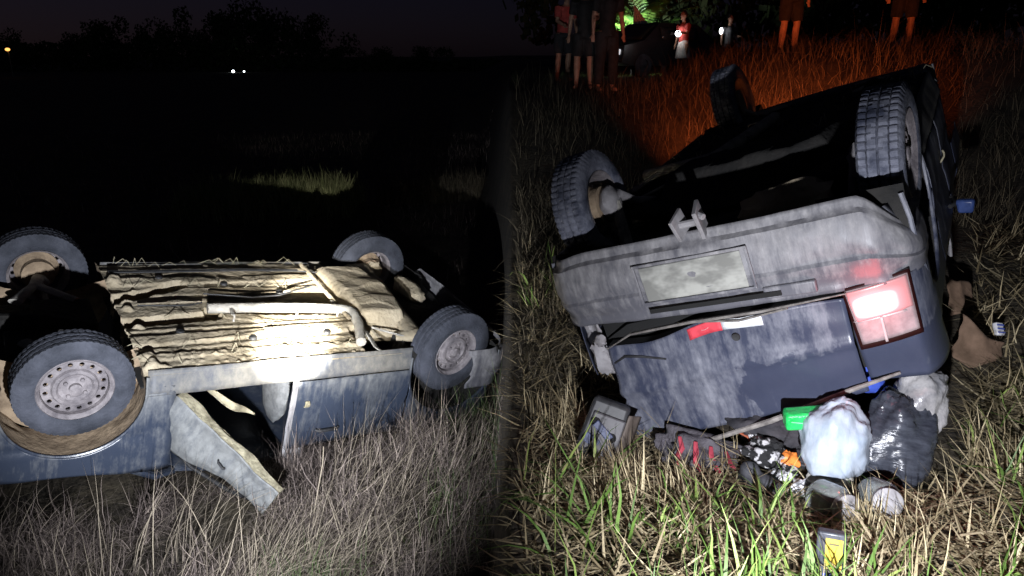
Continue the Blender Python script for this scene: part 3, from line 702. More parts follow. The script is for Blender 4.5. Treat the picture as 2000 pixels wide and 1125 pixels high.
# lower field: matted dry grass
def clump(x, y): return .12 + .88 * smooth(-.12, .25, nz(x * 2.6, y * 2.6, 12))
p = scatter(80000, -4.2, -.06, 1.9, 4.9, clump)
hole = np.array([not (-2.0 < q[0] < -1.45 and 3.25 < q[1] < 4.0) for q in p]); p = p[hole]
n = len(p)
lift = np.array([smooth(-.2, .3, nz(q[0] * 3.2, q[1] * 3.2, 51)) for q in p])
mound = np.exp(-((p[:, 0] + .72) ** 2 / .22 + (p[:, 1] - 3.85) ** 2 / .25)) + .7 * np.exp(-((p[:, 0] + 2.7) ** 2 / .5 + (p[:, 1] - 3.1) ** 2 / .10))
p[:, 2] += rng.uniform(0, 1, n) ** 1.1 * (.03 + .15 * lift + .24 * mound)
flow = np.array([4.0 * nz(q[0] * 1.6, q[1] * 1.6, 40) for q in p])
o = blades('dry_grass', p, np.abs(A(n, .16, .08)) + .04, rng.uniform(.002, .005, n), A(n, 1.15, .5), A(n, .3, 1.2), flow + A(n, .3, 1.1), DRYG, 6)
tag(o, 'matted dry grass in front of the left wreck', 'grass', kind='stuff')
bx_, by_, bh_, ba_, bl_ = [], [], [], [], []
for i in range(95):
    cx, cy = rng.uniform(-4.0, -.12), rng.uniform(2.3, 4.6)
    if -2.0 < cx < -1.4 and 3.2 < cy < 4.0: continue
    k = int(rng.integers(50, 150)); rr = rng.uniform(.04, .11); a = rng.uniform(0, 6.28, k); d = np.abs(rng.normal(0, rr, k))
    k = int(k * .7); a = a[:k]; d = d[:k]
    bx_ += list(cx + np.cos(a) * d); by_ += list(cy + np.sin(a) * d); bh_ += list(np.abs(rng.normal(rng.uniform(.10, .26), .07, k)) + .05); ba_ += list(a + rng.normal(0, .5, k)); bl_ += list(.15 + d / rr * .35 + rng.normal(0, .15, k))
p = roots(bx_, by_); k = clear_of_cars(p) & (p[:, 0] < -.07); p = p[k]; n = len(p)
o = blades('bunch_grass', p, np.array(bh_)[k], rng.uniform(.0018, .004, n), np.abs(np.array(bl_)[k]) + .25, np.abs(A(n, 1.6, .9)), np.array(ba_)[k], DRYG, 7)
tag(o, 'drooping bunches of dry grass scattered before the left wreck', 'grass', kind='stuff')
# standing long blades in leaning tufts
tx, ty, th, ta = [], [], [], []
for (cx, cy, k, hh, a0, sp) in ((-1.30, 3.05, 260, .44, .2, .10), (-1.05, 3.15, 260, .42, .15, .12), (-.80, 3.35, 110, .42, .3, .16), (-.62, 3.9, 200, .44, .2, .22), (-.40, 4.15, 120, .40, .5, .16), (-.9, 3.75, 130, .42, .4, .14),
                               (-2.2, 3.1, 50, .40, .8, .2), (-2.7, 3.2, 110, .38, .4, .22), (-3.0, 3.3, 80, .42, .4, .2), (-2.0, 2.9, 30, .36, 1.2, .15), (-1.55, 2.7, 50, .38, .8, .14), (-.5, 3.1, 60, .30, 1.6, .16), (-1.75, 3.3, 70, .5, .9, .10)):
    tx += list(rng.normal(cx, sp, k)); ty += list(rng.normal(cy, sp * .8, k)); th += list(np.abs(rng.normal(hh, .1, k)) + .1); ta += list(rng.normal(a0, .7, k))
p = roots(tx, ty); k = clear_of_cars(p) & (p[:, 0] < -.07); p = p[k]; n = len(p)
sel = rng.uniform(0, 1, n) < .6; p = p[sel]; th = np.array(th)[k][sel]; ta = np.array(ta)[k][sel]; n = len(p); k = np.ones(n, bool)
o = blades('long_dry_grass', p, np.array(th)[k], rng.uniform(.003, .006, n), np.abs(A(n, .40, .30)), np.abs(A(n, .75, .6)), np.array(ta)[k], DRYL, 6)
tag(o, 'long pale dry blades standing in tufts around the hanging car door', 'grass', kind='stuff')
p = np.concatenate([roots(rng.normal(-1.02, .13, 420), rng.normal(2.98, .13, 420)), roots(rng.uniform(-.5, -.08, 500), rng.uniform(3.2, 5.2, 500))]); p = p[clear_of_cars(p)]; n = len(p)
o = blades('green_grass', p, np.abs(A(n, .22, .08)) + .05, rng.uniform(.003, .006, n), np.abs(A(n, .35, .2)), np.abs(A(n, .5, .3)), rng.uniform(0, 6.28, n), GRND, 4)
tag(o, 'small tuft of green grass among dry blades below the car door', 'grass', kind='stuff')
# field behind the left wreck
p = scatter(26000, -16, -.6, 7.2, 26, lambda x, y: .2 + .8 * smooth(-.1, .3, nz(x * .35, y * .8, 2)), 1.4); n = len(p)
o = blades('field_grass', p, np.abs(A(n, .16, .06)) + .05, rng.uniform(.006, .014, n), np.abs(A(n, .4, .25)), np.abs(A(n, .4, .3)), rng.uniform(0, 6.28, n), DRYG, 2)
tag(o, 'low dry grass of the dark field behind the left wreck', 'grass', kind='stuff')
p = scatter(9000, -5.3, -2.6, 11.2, 13.2, lambda x, y: smooth(.8, .3, abs(y - 12.1 - .30 * (x + 4)))); n = len(p)
o = blades('tall_grass_strip', p, np.abs(A(n, .26, .09)) + .08, rng.uniform(.008, .016, n), np.abs(A(n, .2, .12)), np.abs(A(n, .35, .2)), rng.uniform(0, 6.28, n), mat('strip_green', (.10, .13, .04), (.42, .42, .22), .8, island=True, lo=0, hi=1), 3)
tag(o, 'strip of tall grass caught by the torch beam far behind the left wreck', 'grass', kind='stuff')
p = scatter(5000, -2.4, -.6, 13.0, 15, lambda x, y: smooth(.8, .3, abs(y - 14 - .5 * (x + 1.5)))); n = len(p)
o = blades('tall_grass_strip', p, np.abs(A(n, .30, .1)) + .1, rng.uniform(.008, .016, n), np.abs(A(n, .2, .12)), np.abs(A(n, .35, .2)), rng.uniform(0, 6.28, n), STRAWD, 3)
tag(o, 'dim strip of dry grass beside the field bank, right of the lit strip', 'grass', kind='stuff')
# flower-spike stalk in front of the door opening
def stalk():
    r = empty('grass_stalk', (-1.12, 3.55, ground(-1.12, 3.55)))
    m = MB(); m.tube([(0, 0, 0), (.02, .02, .15), (.05, .05, .30), (.075, .07, .42), (.085, .08, .52)], [.004, .004, .0035, .003, .002], 6); m.build('stem', DRYL, r)
    m = MB()
    for i in range(60):
        z = .08 + .16 * random.random(); a = random.uniform(0, 6.28); l = .02 + .02 * random.random(); c = Vector((.02 + (z - .08) * .18, .02 + (z - .08) * .18, z))
        d = Vector((math.cos(a), math.sin(a), .5)); q = Vector((-math.sin(a), math.cos(a), 0)) * .003
        m.add([c - q, c + q, c + d * l], [(0, 1, 2)])
    m.build('seed_head', DRYL, r)
    return tag(r, 'single pale grass stalk with seed head before the open car door', 'grass stalk')
stalk()

# stubble field on the right
def near(x, y): return 1.0 if y < 3.5 else .55
p = scatter(36000, .03, 4.2, 1.25, 5.6, near); n = len(p)
o = blades('straw_litter', p + np.c_[np.zeros((n, 2)), rng.uniform(0, .07, n) * np.array([smooth(-.25, .3, nz(q[0] * 4, q[1] * 4, 60)) for q in p])], np.abs(A(n, .15, .07)) + .03, rng.uniform(.005, .014, n), np.clip(A(n, 1.44, .15), .6, 1.75), A(n, .1, .2), rng.uniform(0, 6.28, n), STRAW, 2)
tag(o, 'loose straw litter covering the stubble field', 'straw', kind='stuff')
tx, ty, ta = [], [], []
for i in range(260):
    x, y = rng.uniform(.05, 4.2), 1.3 + 5 * rng.uniform() ** 1.3
    k = int(rng.integers(5, 14)); tx += list(rng.normal(x, .022, k)); ty += list(rng.normal(y, .022, k)); ta += list(rng.normal(rng.uniform(0, 6.28), .8, k))
for (x, y, k, sp) in ((.30, 3.35, 60, .05), (.22, 3.2, 40, .05), (.52, 2.75, 60, .07), (.66, 2.62, 60, .08), (1.95, 2.85, 60, .07), (2.05, 2.7, 50, .07), (1.27, 2.28, 60, .04), (1.34, 2.12, 50, .05), (.42, 2.6, 60, .08)):
    tx += list(rng.normal(x, sp, k)); ty += list(rng.normal(y, sp, k)); ta += list(rng.normal(2.6, .9, k))
p = roots(tx, ty); k = clear_of_cars(p) & (p[:, 0] > .03); p = p[k]; n = len(p)
o = blades('stubble', p, np.abs(A(n, .15, .05)) + .05, rng.uniform(.005, .009, n), np.abs(A(n, .55, .4)), A(n, .15, .15), np.array(ta)[k], STRAW, 2)
tag(o, 'cut straw stubble in tufts round the right wreck', 'stubble', kind='stuff')
tx, ty, th, ta, tg_ = [], [], [], [], []
tufts = [(.22, 2.2, 20, .34), (.30, 2.35, 22, .32), (.16, 2.6, 18, .34), (.62, 1.75, 70, .22), (.85, 1.7, 70, .22), (.75, 1.9, 60, .20), (1.0, 1.9, 60, .22), (.92, 2.25, 26, .24), (1.02, 2.4, 18, .24), (.62, 2.28, 60, .12), (.75, 2.42, 50, .10), (1.5, 1.85, 40, .20), (1.75, 2.0, 40, .22), (1.95, 2.3, 34, .22), (2.0, 2.6, 24, .28), (2.6, 3.3, 40, .3), (2.9, 3.7, 60, .34), (3.3, 4.2, 80, .38), (2.3, 2.7, 30, .28), (.4, 1.7, 50, .24), (.2, 1.8, 40, .26), (1.25, 1.65, 40, .2)]
for i in range(60): tufts.append((rng.uniform(.06, 4.0), 1.3 + 4.5 * rng.uniform(), int(rng.integers(6, 24)), rng.uniform(.12, .28)))
for (x, y, k, hh) in tufts:
    k = max(4, int(k * .6)); tx += list(rng.normal(x, .06, k)); ty += list(rng.normal(y, .06, k)); th += list(np.abs(rng.normal(hh, hh * .25, k)) + .03); ta += list(rng.uniform(0, 6.28, k))
p = roots(tx, ty); k = clear_of_cars(p) & (p[:, 0] > .03); p = p[k]; n = len(p)
o = blades('green_shoots', p, np.array(th)[k], rng.uniform(.005, .018, n), np.abs(A(n, .45, .3)), np.abs(A(n, .6, .45)), np.array(ta)[k], GRN, 5)
tag(o, 'bright green shoots growing through the straw', 'grass', kind='stuff')
# roadside bank behind the right wreck
p = scatter(34000, -.3, 11, 5.6, 15, lambda x, y: (.3 + .7 * smooth(-.2, .3, nz(x * .8, y * .8, 5))) * (1 if x > .5 else .5), 1.2)
p = p[p[:, 0] > .05]; n = len(p)
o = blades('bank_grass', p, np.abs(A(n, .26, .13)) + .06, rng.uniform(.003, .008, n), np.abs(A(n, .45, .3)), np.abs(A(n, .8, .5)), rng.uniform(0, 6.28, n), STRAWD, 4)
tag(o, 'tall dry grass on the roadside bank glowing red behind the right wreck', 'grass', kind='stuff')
# dark weeds left of the right wreck
p = scatter(5000, .04, 1.1, 3.2, 8, None); n = len(p)
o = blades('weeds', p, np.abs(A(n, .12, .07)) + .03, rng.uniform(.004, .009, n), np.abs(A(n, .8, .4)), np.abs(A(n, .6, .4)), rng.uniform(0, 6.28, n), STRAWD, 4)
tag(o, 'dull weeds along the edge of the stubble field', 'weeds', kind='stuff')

# ------------------------------------------------------------------ things spilled from the right wreck
def gz(x, y, d=0): return (x, y, ground(x, y) + d)
# torn-off tail lamp housing
r = empty('torn_tail_lamp', gz(.36, 2.98, .0), (R(-18), R(14), R(-18)))
m = MB(); m.box((0, .04, .15), (.20, .10, .30), taper=.86); m.build('housing', simple('lamp_back_black', (.02, .02, .022), .5), r, bevel=.018)
m = MB(); m.box((.012, -.018, .128), (.150, .016, .225)); m.build('reflector_plate', simple('lamp_grey', (.055, .052, .056), .5), r, bevel=.008)
for (x, z, q) in ((-.040, .196, .020), (.048, .150, .021), (-.034, .058, .018)):
    m = MB(); m.lathe([(.0, -.0262), (q, -.0262), (q + .004, -.0255), (q + .006, -.018)], 20, 'y', c=(x, 0, z)); m.build('bulb_socket', DARK, r)
m = MB(); m.box((.002, -.032, .170), (.10, .02, .035), (0, .5, 0)); m.box((-.035, -.028, .110), (.075, .014, .045), (0, .3, 0)); m.build('connector', simple('connector_blue', (.05, .06, .11), .35), r, bevel=.004)
m = MB(); m.grid(lambda u, v: (-.02 + .085 * u, -.0258, .036 + .045 * u ** 2.5 + .016 * v * (1 - .5 * u)), 12, 2); m.build('seal_groove', DARK, r)
m = MB(); m.grid(lambda u, v: (.09 + .05 * v, -.01 + .09 * v, .02 + .25 * u), 10, 4); m.build('side_flange', simple('flange_brown', (.07, .055, .045), .7), r, solid=.006)
tag(r, 'torn-off black tail lamp housing with empty bulb sockets lying in straw', 'tail lamp')

def crumple(c, rad, seed, amp=.16, n=40, m_=28, squash=None):
    b = MB(); vs = []; fs = []
    for i in range(m_ + 1):
        t = math.pi * i / m_
        for k in range(n):
            q = 2 * math.pi * k / n
            d = Vector((math.sin(t) * math.cos(q), math.sin(t) * math.sin(q), math.cos(t)))
            f = 1 + amp * mn.noise(d * 1.6 + Vector((seed, 0, 0))) + amp * .55 * abs(mn.noise(d * 4 + Vector((0, seed, 0)))) + amp * .3 * abs(mn.noise(d * 10 + Vector((0, 0, seed))))
            p = Vector((d.x * rad[0], d.y * rad[1], d.z * rad[2])) * f
            if p.z < -rad[2] * .75: p.z = -rad[2] * .75
            vs.append(p + Vector(c))
    for i in range(m_):
        for k in range(n): fs.append((i * n + k, (i + 1) * n + k, (i + 1) * n + (k + 1) % n, i * n + (k + 1) % n))
    return b.add(vs, fs)
BAGW = mat('white_bag_film', (.26, .31, .38), (.40, .44, .50), .3, 7, 4, coat=.3, stretch=(2.5, 2.5, 1), bump=.35, bscale=9)
BAGK = mat('black_bag_film', (.02, .022, .03), (.05, .055, .07), .26, 9, 5, stretch=(1.2, 1.2, 4), bump=.5, bscale=9)
BAGC = mat('clear_wrap', (.13, .13, .14), (.30, .29, .29), .3, 8, 6, bump=.7, bscale=14, lo=.4, hi=.6)
r = empty('white_plastic_bag', (1.275, 2.62, ground(1.27, 2.6) + .03))
crumple((0, 0, .19), (.135, .11, .168), 3, .19, 56, 40).build('bag', BAGW, r, smooth=60)
crumple((-.01, -.03, .045), (.075, .07, .06), 8, .3, 24, 16).build('knotted_end', simple('bag_inside', (.36, .35, .32), .5), r, smooth=60)
tag(r, 'white plastic carrier bag hanging out of the rear window opening', 'plastic bag')
r = empty('black_plastic_bag', (1.55, 2.66, ground(1.55, 2.66)), (R(-8), R(8), 0))
crumple((-.02, 0, .16), (.14, .115, .215), 5, .26, 56, 40).build('bag', BAGK, r, smooth=60)
crumple((.06, .04, .33), (.105, .09, .16), 9, .30, 50, 36).build('clear_wrap', BAGC, r, smooth=60)
tag(r, 'black rubbish bag with clear wrapping standing right of the white bag', 'plastic bag')
JAR = mat('jar_glass', (.60, .64, .62), None, .06, trans=.75, spec=.6)
JARB = mat('jar_content', (.13, .14, .13), (.24, .25, .23), .4, 12)
for (x, y, rot, lab) in ((1.195, 2.43, (R(74), 0, R(12)), 'empty glass jar lying on its side below the white bag'), (1.385, 2.44, (R(68), R(8), R(-14)), 'glass jar in crumpled wrap below the black bag')):
    r = empty('glass_jar', (x, y, ground(x, y) + .062), rot)
    m = MB(); m.lathe([(0, .0), (.055, .0), (.066, .012), (.067, .11), (.058, .135), (.050, .145), (.050, .165)], 32, 'z', c=(0, 0, -.06)); m.build('glass', JAR, r, solid=.004)
    m = MB(); m.lathe([(0, .006), (.056, .006), (.060, .02), (.060, .09), (0, .085)], 28, 'z', c=(0, 0, -.06)); m.build('content', JARB, r)
    m = MB(); m.lathe([(.053, .150), (.054, .172), (.048, .176), (0, .176)], 28, 'z', c=(0, 0, -.06)); m.build('lid', GREY, r)
    tag(r, lab, 'jar')
r = empty('green_carton', (1.175, 2.68, .215), (R(6), R(-8), R(-6)))
m = MB(); m.box((0, 0, 0), (.165, .07, .075)); m.build('carton', mat('green_print', (.01, .36, .07), (.03, .55, .13), .3, 12, bump=.4), r, bevel=.012)
m = MB(); m.box((-.02, -.0375, .0), (.09, .003, .003), (0, .2, 0)); m.build('fold', simple('green_pale', (.2, .6, .3)), r)
tag(r, 'bright green carton wedged under the window seal beside the white bag', 'carton')
r = crumple((0, 0, 0), (.06, .05, .06), 12, .4, 24, 16).build('blue_cloth', simple('cloth_blue', (.02, .05, .30), .8), None, smooth=60); r.location = (1.50, 2.86, .30)
tag(r, 'crumpled blue cloth between the two plastic bags', 'cloth')
r = crumple((0, 0, 0), (.17, .10, .085), 31, .5, 56, 36).build('clothes_heap', mat('clothes_dark', (.012, .012, .016), (.05, .046, .052), .95, 7, 6, bump=.7, bscale=20), None, smooth=60); r.location = (1.16, 2.95, .03); r.rotation_euler = (0, R(-6), R(-30))
tag(r, 'heap of dark clothes bulging out of the crushed rear opening', 'clothes')
r = crumple((0, 0, 0), (.09, .06, .05), 37, .6, 36, 24).build('patterned_cloth', mat('cloth_black_white', (.01, .01, .011), (.42, .41, .42), .9, 26, 2, lo=.52, hi=.58, bump=.4), None, smooth=60); r.location = (1.09, 2.78, ground(1.09, 2.78) + .10); r.rotation_euler = (0, R(10), R(-25))
tag(r, 'black and white patterned cloth beside the orange wrapper', 'cloth')
# red and grey striped bag
r = empty('striped_bag', gz(.86, 2.97, -.03), (R(0), R(10), R(-20)))
def bagf(u, v): return ((-.19 + .38 * u), -.10 + .02 * math.sin(u * 9) - .05 * v, .17 * (1 - v) + .02 * math.sin(u * 7 + v * 4) + .015)
m = MB(); crumple_ = None; m.ball((0, .02, .06), (.21, .12, .09), 40, 24, .55, 2.6, 4); m.build('body', simple('bag_grey', (.055, .05, .058), .85, bump=.5), r, smooth=60)
for i, u0 in enumerate((.12, .30, .50, .72)):
    m = MB(); m.tube([(-.17 + .34 * u0 + (.012 + .01 * i) * k + .012 * math.sin(k * 2 + i), .02 - .128 * math.sin(.5 + k * .42), .06 + .096 * math.cos(.5 + k * .42)) for k in range(3 + i % 2 + 1)], [.009, .013, .011, .008, .006][:4 + i % 2], 8, flat=.4); m.build('red_stripe', simple('bag_red', (.24, .025, .04), .9), r)
tag(r, 'grey cloth bag with red stripes crushed below the tailgate', 'bag')
r = empty('orange_strap', gz(1.01, 2.93, .02))
m = MB(); m.tube([(-.02, .02, .12), (.03, 0, .10), (.06, -.04, .05), (.05, -.08, .01)], .011, 8, flat=.5); m.build('webbing', simple('webbing_rust', (.25, .06, .025), .8), r)
m = MB(); m.ball((.05, -.085, .015), .014, 10, 6); m.build('buckle', simple('buckle_orange', (.55, .16, .05)), r)
tag(r, 'rusty orange strap hanging beside the striped bag', 'strap')
r = empty('grey_shoe', gz(1.03, 2.68, .0), (0, 0, R(-52)))
m = MB(); m.ball((0, 0, .035), (.115, .042, .038), 20, 12, .1, 3, 1); m.ball((-.06, 0, .06), (.045, .038, .04), 16, 10); m.build('upper', simple('shoe_grey', (.035, .036, .042), .7), r, remesh=.006)
m = MB(); m.ball((0, 0, .010), (.12, .045, .012), 20, 8); m.build('sole', simple('sole_black', (.012, .012, .012)), r)
tag(r, 'dark grey shoe pointing towards the camera below the tailgate', 'shoe')
WL = simple('litter_white', (.5, .5, .52), .7)
for i, (x, y, d, a) in enumerate(((1.10, 2.82, .10, 4), (1.13, 2.72, .035, 7), (1.17, 2.62, .02, 11), (1.09, 2.90, .13, 2))):
    r = crumple((0, 0, 0), (.045, .035, .03), a, .55, 20, 14).build('crumpled_paper', WL, None, smooth=40); r.location = (x, y, ground(x, y) + d)
    tag(r, ['crumpled white paper among the spilled things under the tailgate', 'white paper ball below the orange wrapper', 'white paper scrap nearest the white bag', 'white paper scrap highest under the window seal'][i], 'paper', 'crumpled white papers')
r = crumple((0, 0, 0), (.04, .03, .035), 21, .5, 20, 14).build('orange_wrapper', simple('wrapper_orange', (.60, .17, .03), .5), None, smooth=40); r.location = (1.15, 2.74, ground(1.15, 2.74) + .09)
tag(r, 'crumpled orange wrapper lying on white paper', 'wrapper')
for (x, y, z, rz) in ((1.08, 2.86, .07, .6), (1.2, 2.80, .06, -.4)):
    r = empty('black_bits_tray', (x, y, z + ground(x, y)), (R(20), 0, rz)); m = MB(); m.box((0, 0, 0), (.12, .09, .03)); m.build('tray', BLACK, r, bevel=.006)
    m = MB(); m.box((0, 0, .016), (.09, .06, .008)); m.build('insert', simple('insert_dark', (.03, .03, .035)), r)
    tag(r, 'small black plastic tray among spilled papers, ' + ('left of the orange wrapper' if rz > 0 else 'right of the orange wrapper'), 'tray', 'black plastic trays')
# upright yellow and blue box at the bottom edge
r = empty('yellow_box', gz(1.005, 1.97, 0), (R(-6), R(-3), R(-22)))
m = MB(); m.box((0, 0, .085), (.085, .035, .20)); m.build('case', simple('case_dark', (.03, .032, .04), .4), r, bevel=.006)
m = MB(); m.box((.008, -.0185, .115), (.05, .003, .105)); m.build('yellow_label', mat('label_yellow', (.36, .25, .02), (.58, .44, .05), .5, 14), r)
m = MB(); m.box((.004, -.0185, .022), (.06, .003, .05)); m.build('blue_label', simple('label_blue', (.03, .06, .30), .5), r)
m = MB(); m.box((.008, -.0205, .150), (.03, .002, .006)); m.box((.008, -.0205, .075), (.034, .002, .005)); m.build('print_lines', simple('print_dark', (.06, .05, .02)), r)
tag(r, 'narrow dark box with yellow and blue label standing in grass at bottom edge', 'box')
# brown cloth beside the far flank and a striped packet
for (x, y, z, sx, sy, sz, rz, lab) in ((2.66, 4.1, .09, .10, .05, .055, .3, 'upper bent brown cardboard piece beside the car flank'), (2.40, 3.52, .05, .12, .06, .06, -.2, 'lower bent brown cardboard piece beside the car flank')):
    m = MB(); m.grid(lambda u, v: ((u - .5) * sx * 2 + .02 * nz(u * 3, v * 3, sx * 50), .07 * abs(u - .45) + .03 * nz(u * 2, v * 2, 3 + z * 20), (v + .12 * math.sin(u * 5 + z * 40)) * .24 * (1 - .3 * u)), 14, 14)
    r = m.build('cardboard_piece', mat('cardboard_brown', (.10, .062, .038), (.19, .12, .08), .9, 7, 5, bump=.3), None, smooth=50, solid=.006)
    r.location = (x, y, ground(x, y) - .01); r.rotation_euler = (R(-28), R(14), rz); tag(r, lab, 'cardboard', 'bent brown cardboard pieces')
r = empty('striped_packet', gz(2.62, 3.75, .05), (R(60), R(10), .3)); m = MB(); m.box((0, 0, 0), (.05, .07, .03)); m.build('packet', WL, r, bevel=.006)
for k in (-1, 0, 1):
    m = MB(); m.box((0, k * .02, .0165), (.05, .008, .003)); m.build('stripe', simple('stripe_blue%d' % k, (.05, .08, .35)), r)
tag(r, 'small white packet with blue stripes near right edge of the stubble', 'packet')

# ------------------------------------------------------------------ bystanders on the bank
SKIN = simple('skin', (.30, .17, .11), .6); HAIR = simple('hair', (.012, .01, .008), .7)
CL = {k: simple('cloth_' + k, c, .9) for k, c in dict(red=(.35, .05, .04), dark=(.015, .015, .018), black=(.008, .008, .009), white=(.6, .58, .54), grey=(.06, .06, .065), brown=(.08, .05, .04)).items()}
def person(loc, rz, H, top, low, low_kind, lean, armL, armR, label, stance=.10):
    k = H / 1.72
    r = empty('person', loc, (0, 0, rz)); r.scale = (k, k, k)
    hip = Vector((0, 0, .92)); ch = hip + Vector((0, -math.sin(lean) * .42, math.cos(lean) * .42)); nk = ch + Vector((0, -math.sin(lean) * .12, .13)); hd = nk + Vector((0, -.03, .15))
    b = MB()
    b.tube([hip + Vector((0, 0, -.05)), hip + Vector((0, 0, .12)), ch, ch + (nk - ch) * .6], [.135, .125, .155, .10], 14, flat=.72)
    b.tube([ch + (nk - ch) * .3, nk, hd - Vector((0, 0, .05))], [.065, .055, .05], 10)
    b.ball(hd, (.075, .092, .115), 16, 12); b.ball(hd + Vector((0, -.092, -.012)), (.014, .022, .02), 8, 6); b.ball(hd + Vector((0, -.078, -.055)), (.03, .012, .009), 8, 6); b.ball(hd + Vector((0, -.06, -.085)), (.035, .03, .03), 8, 6)
    for s in (-1, 1):
        b.ball(hd + Vector((s * .076, 0, -.005)), (.014, .022, .032), 8, 6)
        kn = Vector((s * (stance + .01), -.03, .48)); an = Vector((s * (stance + .02), .01, .08))
        b.tube([hip + Vector((s * .085, 0, -.02)), hip + Vector((s * .095, -.005, -.18)), kn, kn + Vector((0, .02, -.12)), an], [.085, .085, .055, .058, .037], 12)
        b.tube([an, an + Vector((0, .01, -.04)), an + Vector((s * .01, -.08, -.055)), an + Vector((s * .02, -.15, -.06))], [.04, .042, .04, .03], 10, flat=.8)
        sh = ch + Vector((s * .17, 0, .05)); el, ha = (armL if s < 0 else armR)
        el = sh + Vector(el); ha = el + Vector(ha); d = (ha - el).normalized()
        b.tube([sh, sh + (el - sh) * .5, el, el + (ha - el) * .4, ha], [.055, .046, .038, .036, .026], 10)
        sd = d.cross(Vector((0, 0, 1))); sd = sd.normalized() if sd.length > .01 else Vector((1, 0, 0))
        pal = ha + d * .045; b.ball(pal, (.03, .03, .045), 8, 6)
        for f in range(4):
            st = pal + sd * (-.024 + .016 * f) + d * .03; b.tube([st, st + d * (.035 + .004 * (f % 3)), st + d * .058 + Vector((0, 0, -.012))], [.0085, .008, .007], 6)
        st = pal + sd * .03; b.tube([st, st + sd * .02 + d * .025, st + sd * .018 + d * .05], [.010, .009, .007], 6)
    b.build('body', SKIN, r, remesh=.011)
    for s in (-1, 1):
        e = MB(); e.ball(hd + Vector((s * .030, -.083, .014)), .010, 8, 6); e.build('eye', HAIR, r)
    h = MB(); h.ball(hd + Vector((0, .022, .03)), (.086, .092, .105), 16, 12, .08, 5); h.build('hair', HAIR, r, smooth=60)
    t = MB(); t.tube([hip + Vector((0, 0, -.02)), hip + Vector((0, 0, .12)), ch, ch + (nk - ch) * .55], [.165, .152, .182, .115], 16, flat=.74)
    for s in (-1, 1):
        sh = ch + Vector((s * .165, 0, .05)); el = sh + Vector((armL if s < 0 else armR)[0]); t.tube([sh, sh + (el - sh) * .75], [.078, .068], 12)
    t.build('shirt', CL[top], r, remesh=.014)
    l = MB()
    if low_kind == 'skirt':
        l.tube([hip + Vector((0, 0, .06)), hip + Vector((0, 0, -.12)), hip + Vector((0, 0, -.42))], [.15, .19, .23], 18, flat=.8)
    else:
        zend = .50 if low_kind == 'shorts' else .10
        l.tube([hip + Vector((0, 0, .05)), hip + Vector((0, 0, -.10))], [.150, .158], 16, flat=.78)
        for s in (-1, 1):
            pts = [hip + Vector((s * .085, 0, -.03)), hip + Vector((s * .095, -.005, -.2)), Vector((s * (stance + .01), -.025, .52))]
            rr = [.105, .108, .088]
            if zend < .3: pts += [Vector((s * (stance + .015), .0, .30)), Vector((s * (stance + .02), .01, .10))]; rr += [.078, .065]
            l.tube(pts, rr, 12)
    l.build({'skirt': 'skirt', 'shorts': 'shorts'}.get(low_kind, 'trousers'), CL[low], r, remesh=.014)
    return tag(r, label, 'person', 'people watching from the roadside bank')
def place(u, v, Y):
    X = (u - 1000) / 1450 * (Y * math.cos(R(17.42)) - (0) * 0) ; return X
down = ((-.06, .02, -.27), (-.02, -.05, -.25)); downR = ((.06, .02, -.27), (.02, -.05, -.25))
fwd = ((-.05, -.06, -.26), (.02, -.22, -.08)); fwdR = ((.05, -.06, -.26), (-.02, -.24, -.02))
def on(x, y): return (x, y, ground(x, y) + .0)
person(on(1.02, 15.6), R(25), 1.74, 'red', 'dark', 'shorts', .22, fwd, downR, 'person in red shirt and dark shorts, leftmost on the bank')
person(on(1.20, 13.0), R(-10), 1.70, 'black', 'black', 'shorts', .05, down, fwdR, 'person in black with bare shins, second from left on the bank')
person(on(1.54, 12.7), R(15), 1.78, 'black', 'black', 'trousers', .05, down, downR, 'tall person dressed in black in front of the parked car lamps')
D = person(on(4.45, 20.3), R(-55), 1.62, 'red', 'white', 'skirt', .05, down, ((.05, -.10, -.24), (-.03, -.24, .03)), 'person in red top and white skirt holding a lit torch')
person(on(6.5, 23.5), R(10), 1.70, 'grey', 'dark', 'trousers', .03, down, fwdR, 'dim person in grey standing far back right of the torch')
person(on(4.55, 12.9), R(8), 1.72, 'dark', 'black', 'shorts', .05, fwd, downR, 'person with red-lit bare legs above the front wheel of the wreck')
person(on(6.45, 13.0), R(-20), 1.75, 'black', 'black', 'shorts', .03, down, downR, 'person with red-lit shins on the bank behind the rear tyre')
LAMPW = mat('lamp_white', (.9, .9, .9), None, .4, emit=(.95, .97, 1), estr=14)
# torch in the hand of that person
tp = Vector((4.22, 20.05, ground(4.45, 20.3) + 1.08))
r = empty('hand_torch', tp, (0, 0, R(140)))
m = MB(); m.tube([(0, 0, 0), (.12, 0, 0), (.15, 0, 0), (.17, 0, 0)], [.018, .018, .035, .04], 14); m.build('barrel', BLACK, r)
m = MB(); m.ball((-.02, -.02, .0), .075, 14, 10); m.build('bulb_glass', LAMPW, r)
tag(r, 'lit hand torch held by the person in the white skirt', 'torch')
r = empty('hand_torch', (6.2, 23.3, ground(6.5, 23.5) + 1.12)); m = MB(); m.tube([(0, 0, 0), (0, 0, .10)], .018, 10); m.build('barrel', BLACK, r)
m = MB(); m.ball((0, -.02, .14), (.05, .05, .09), 12, 8); m.build('bulb_glass', LAMPW, r); tag(r, 'small lit torch held by the dim person in grey', 'torch')

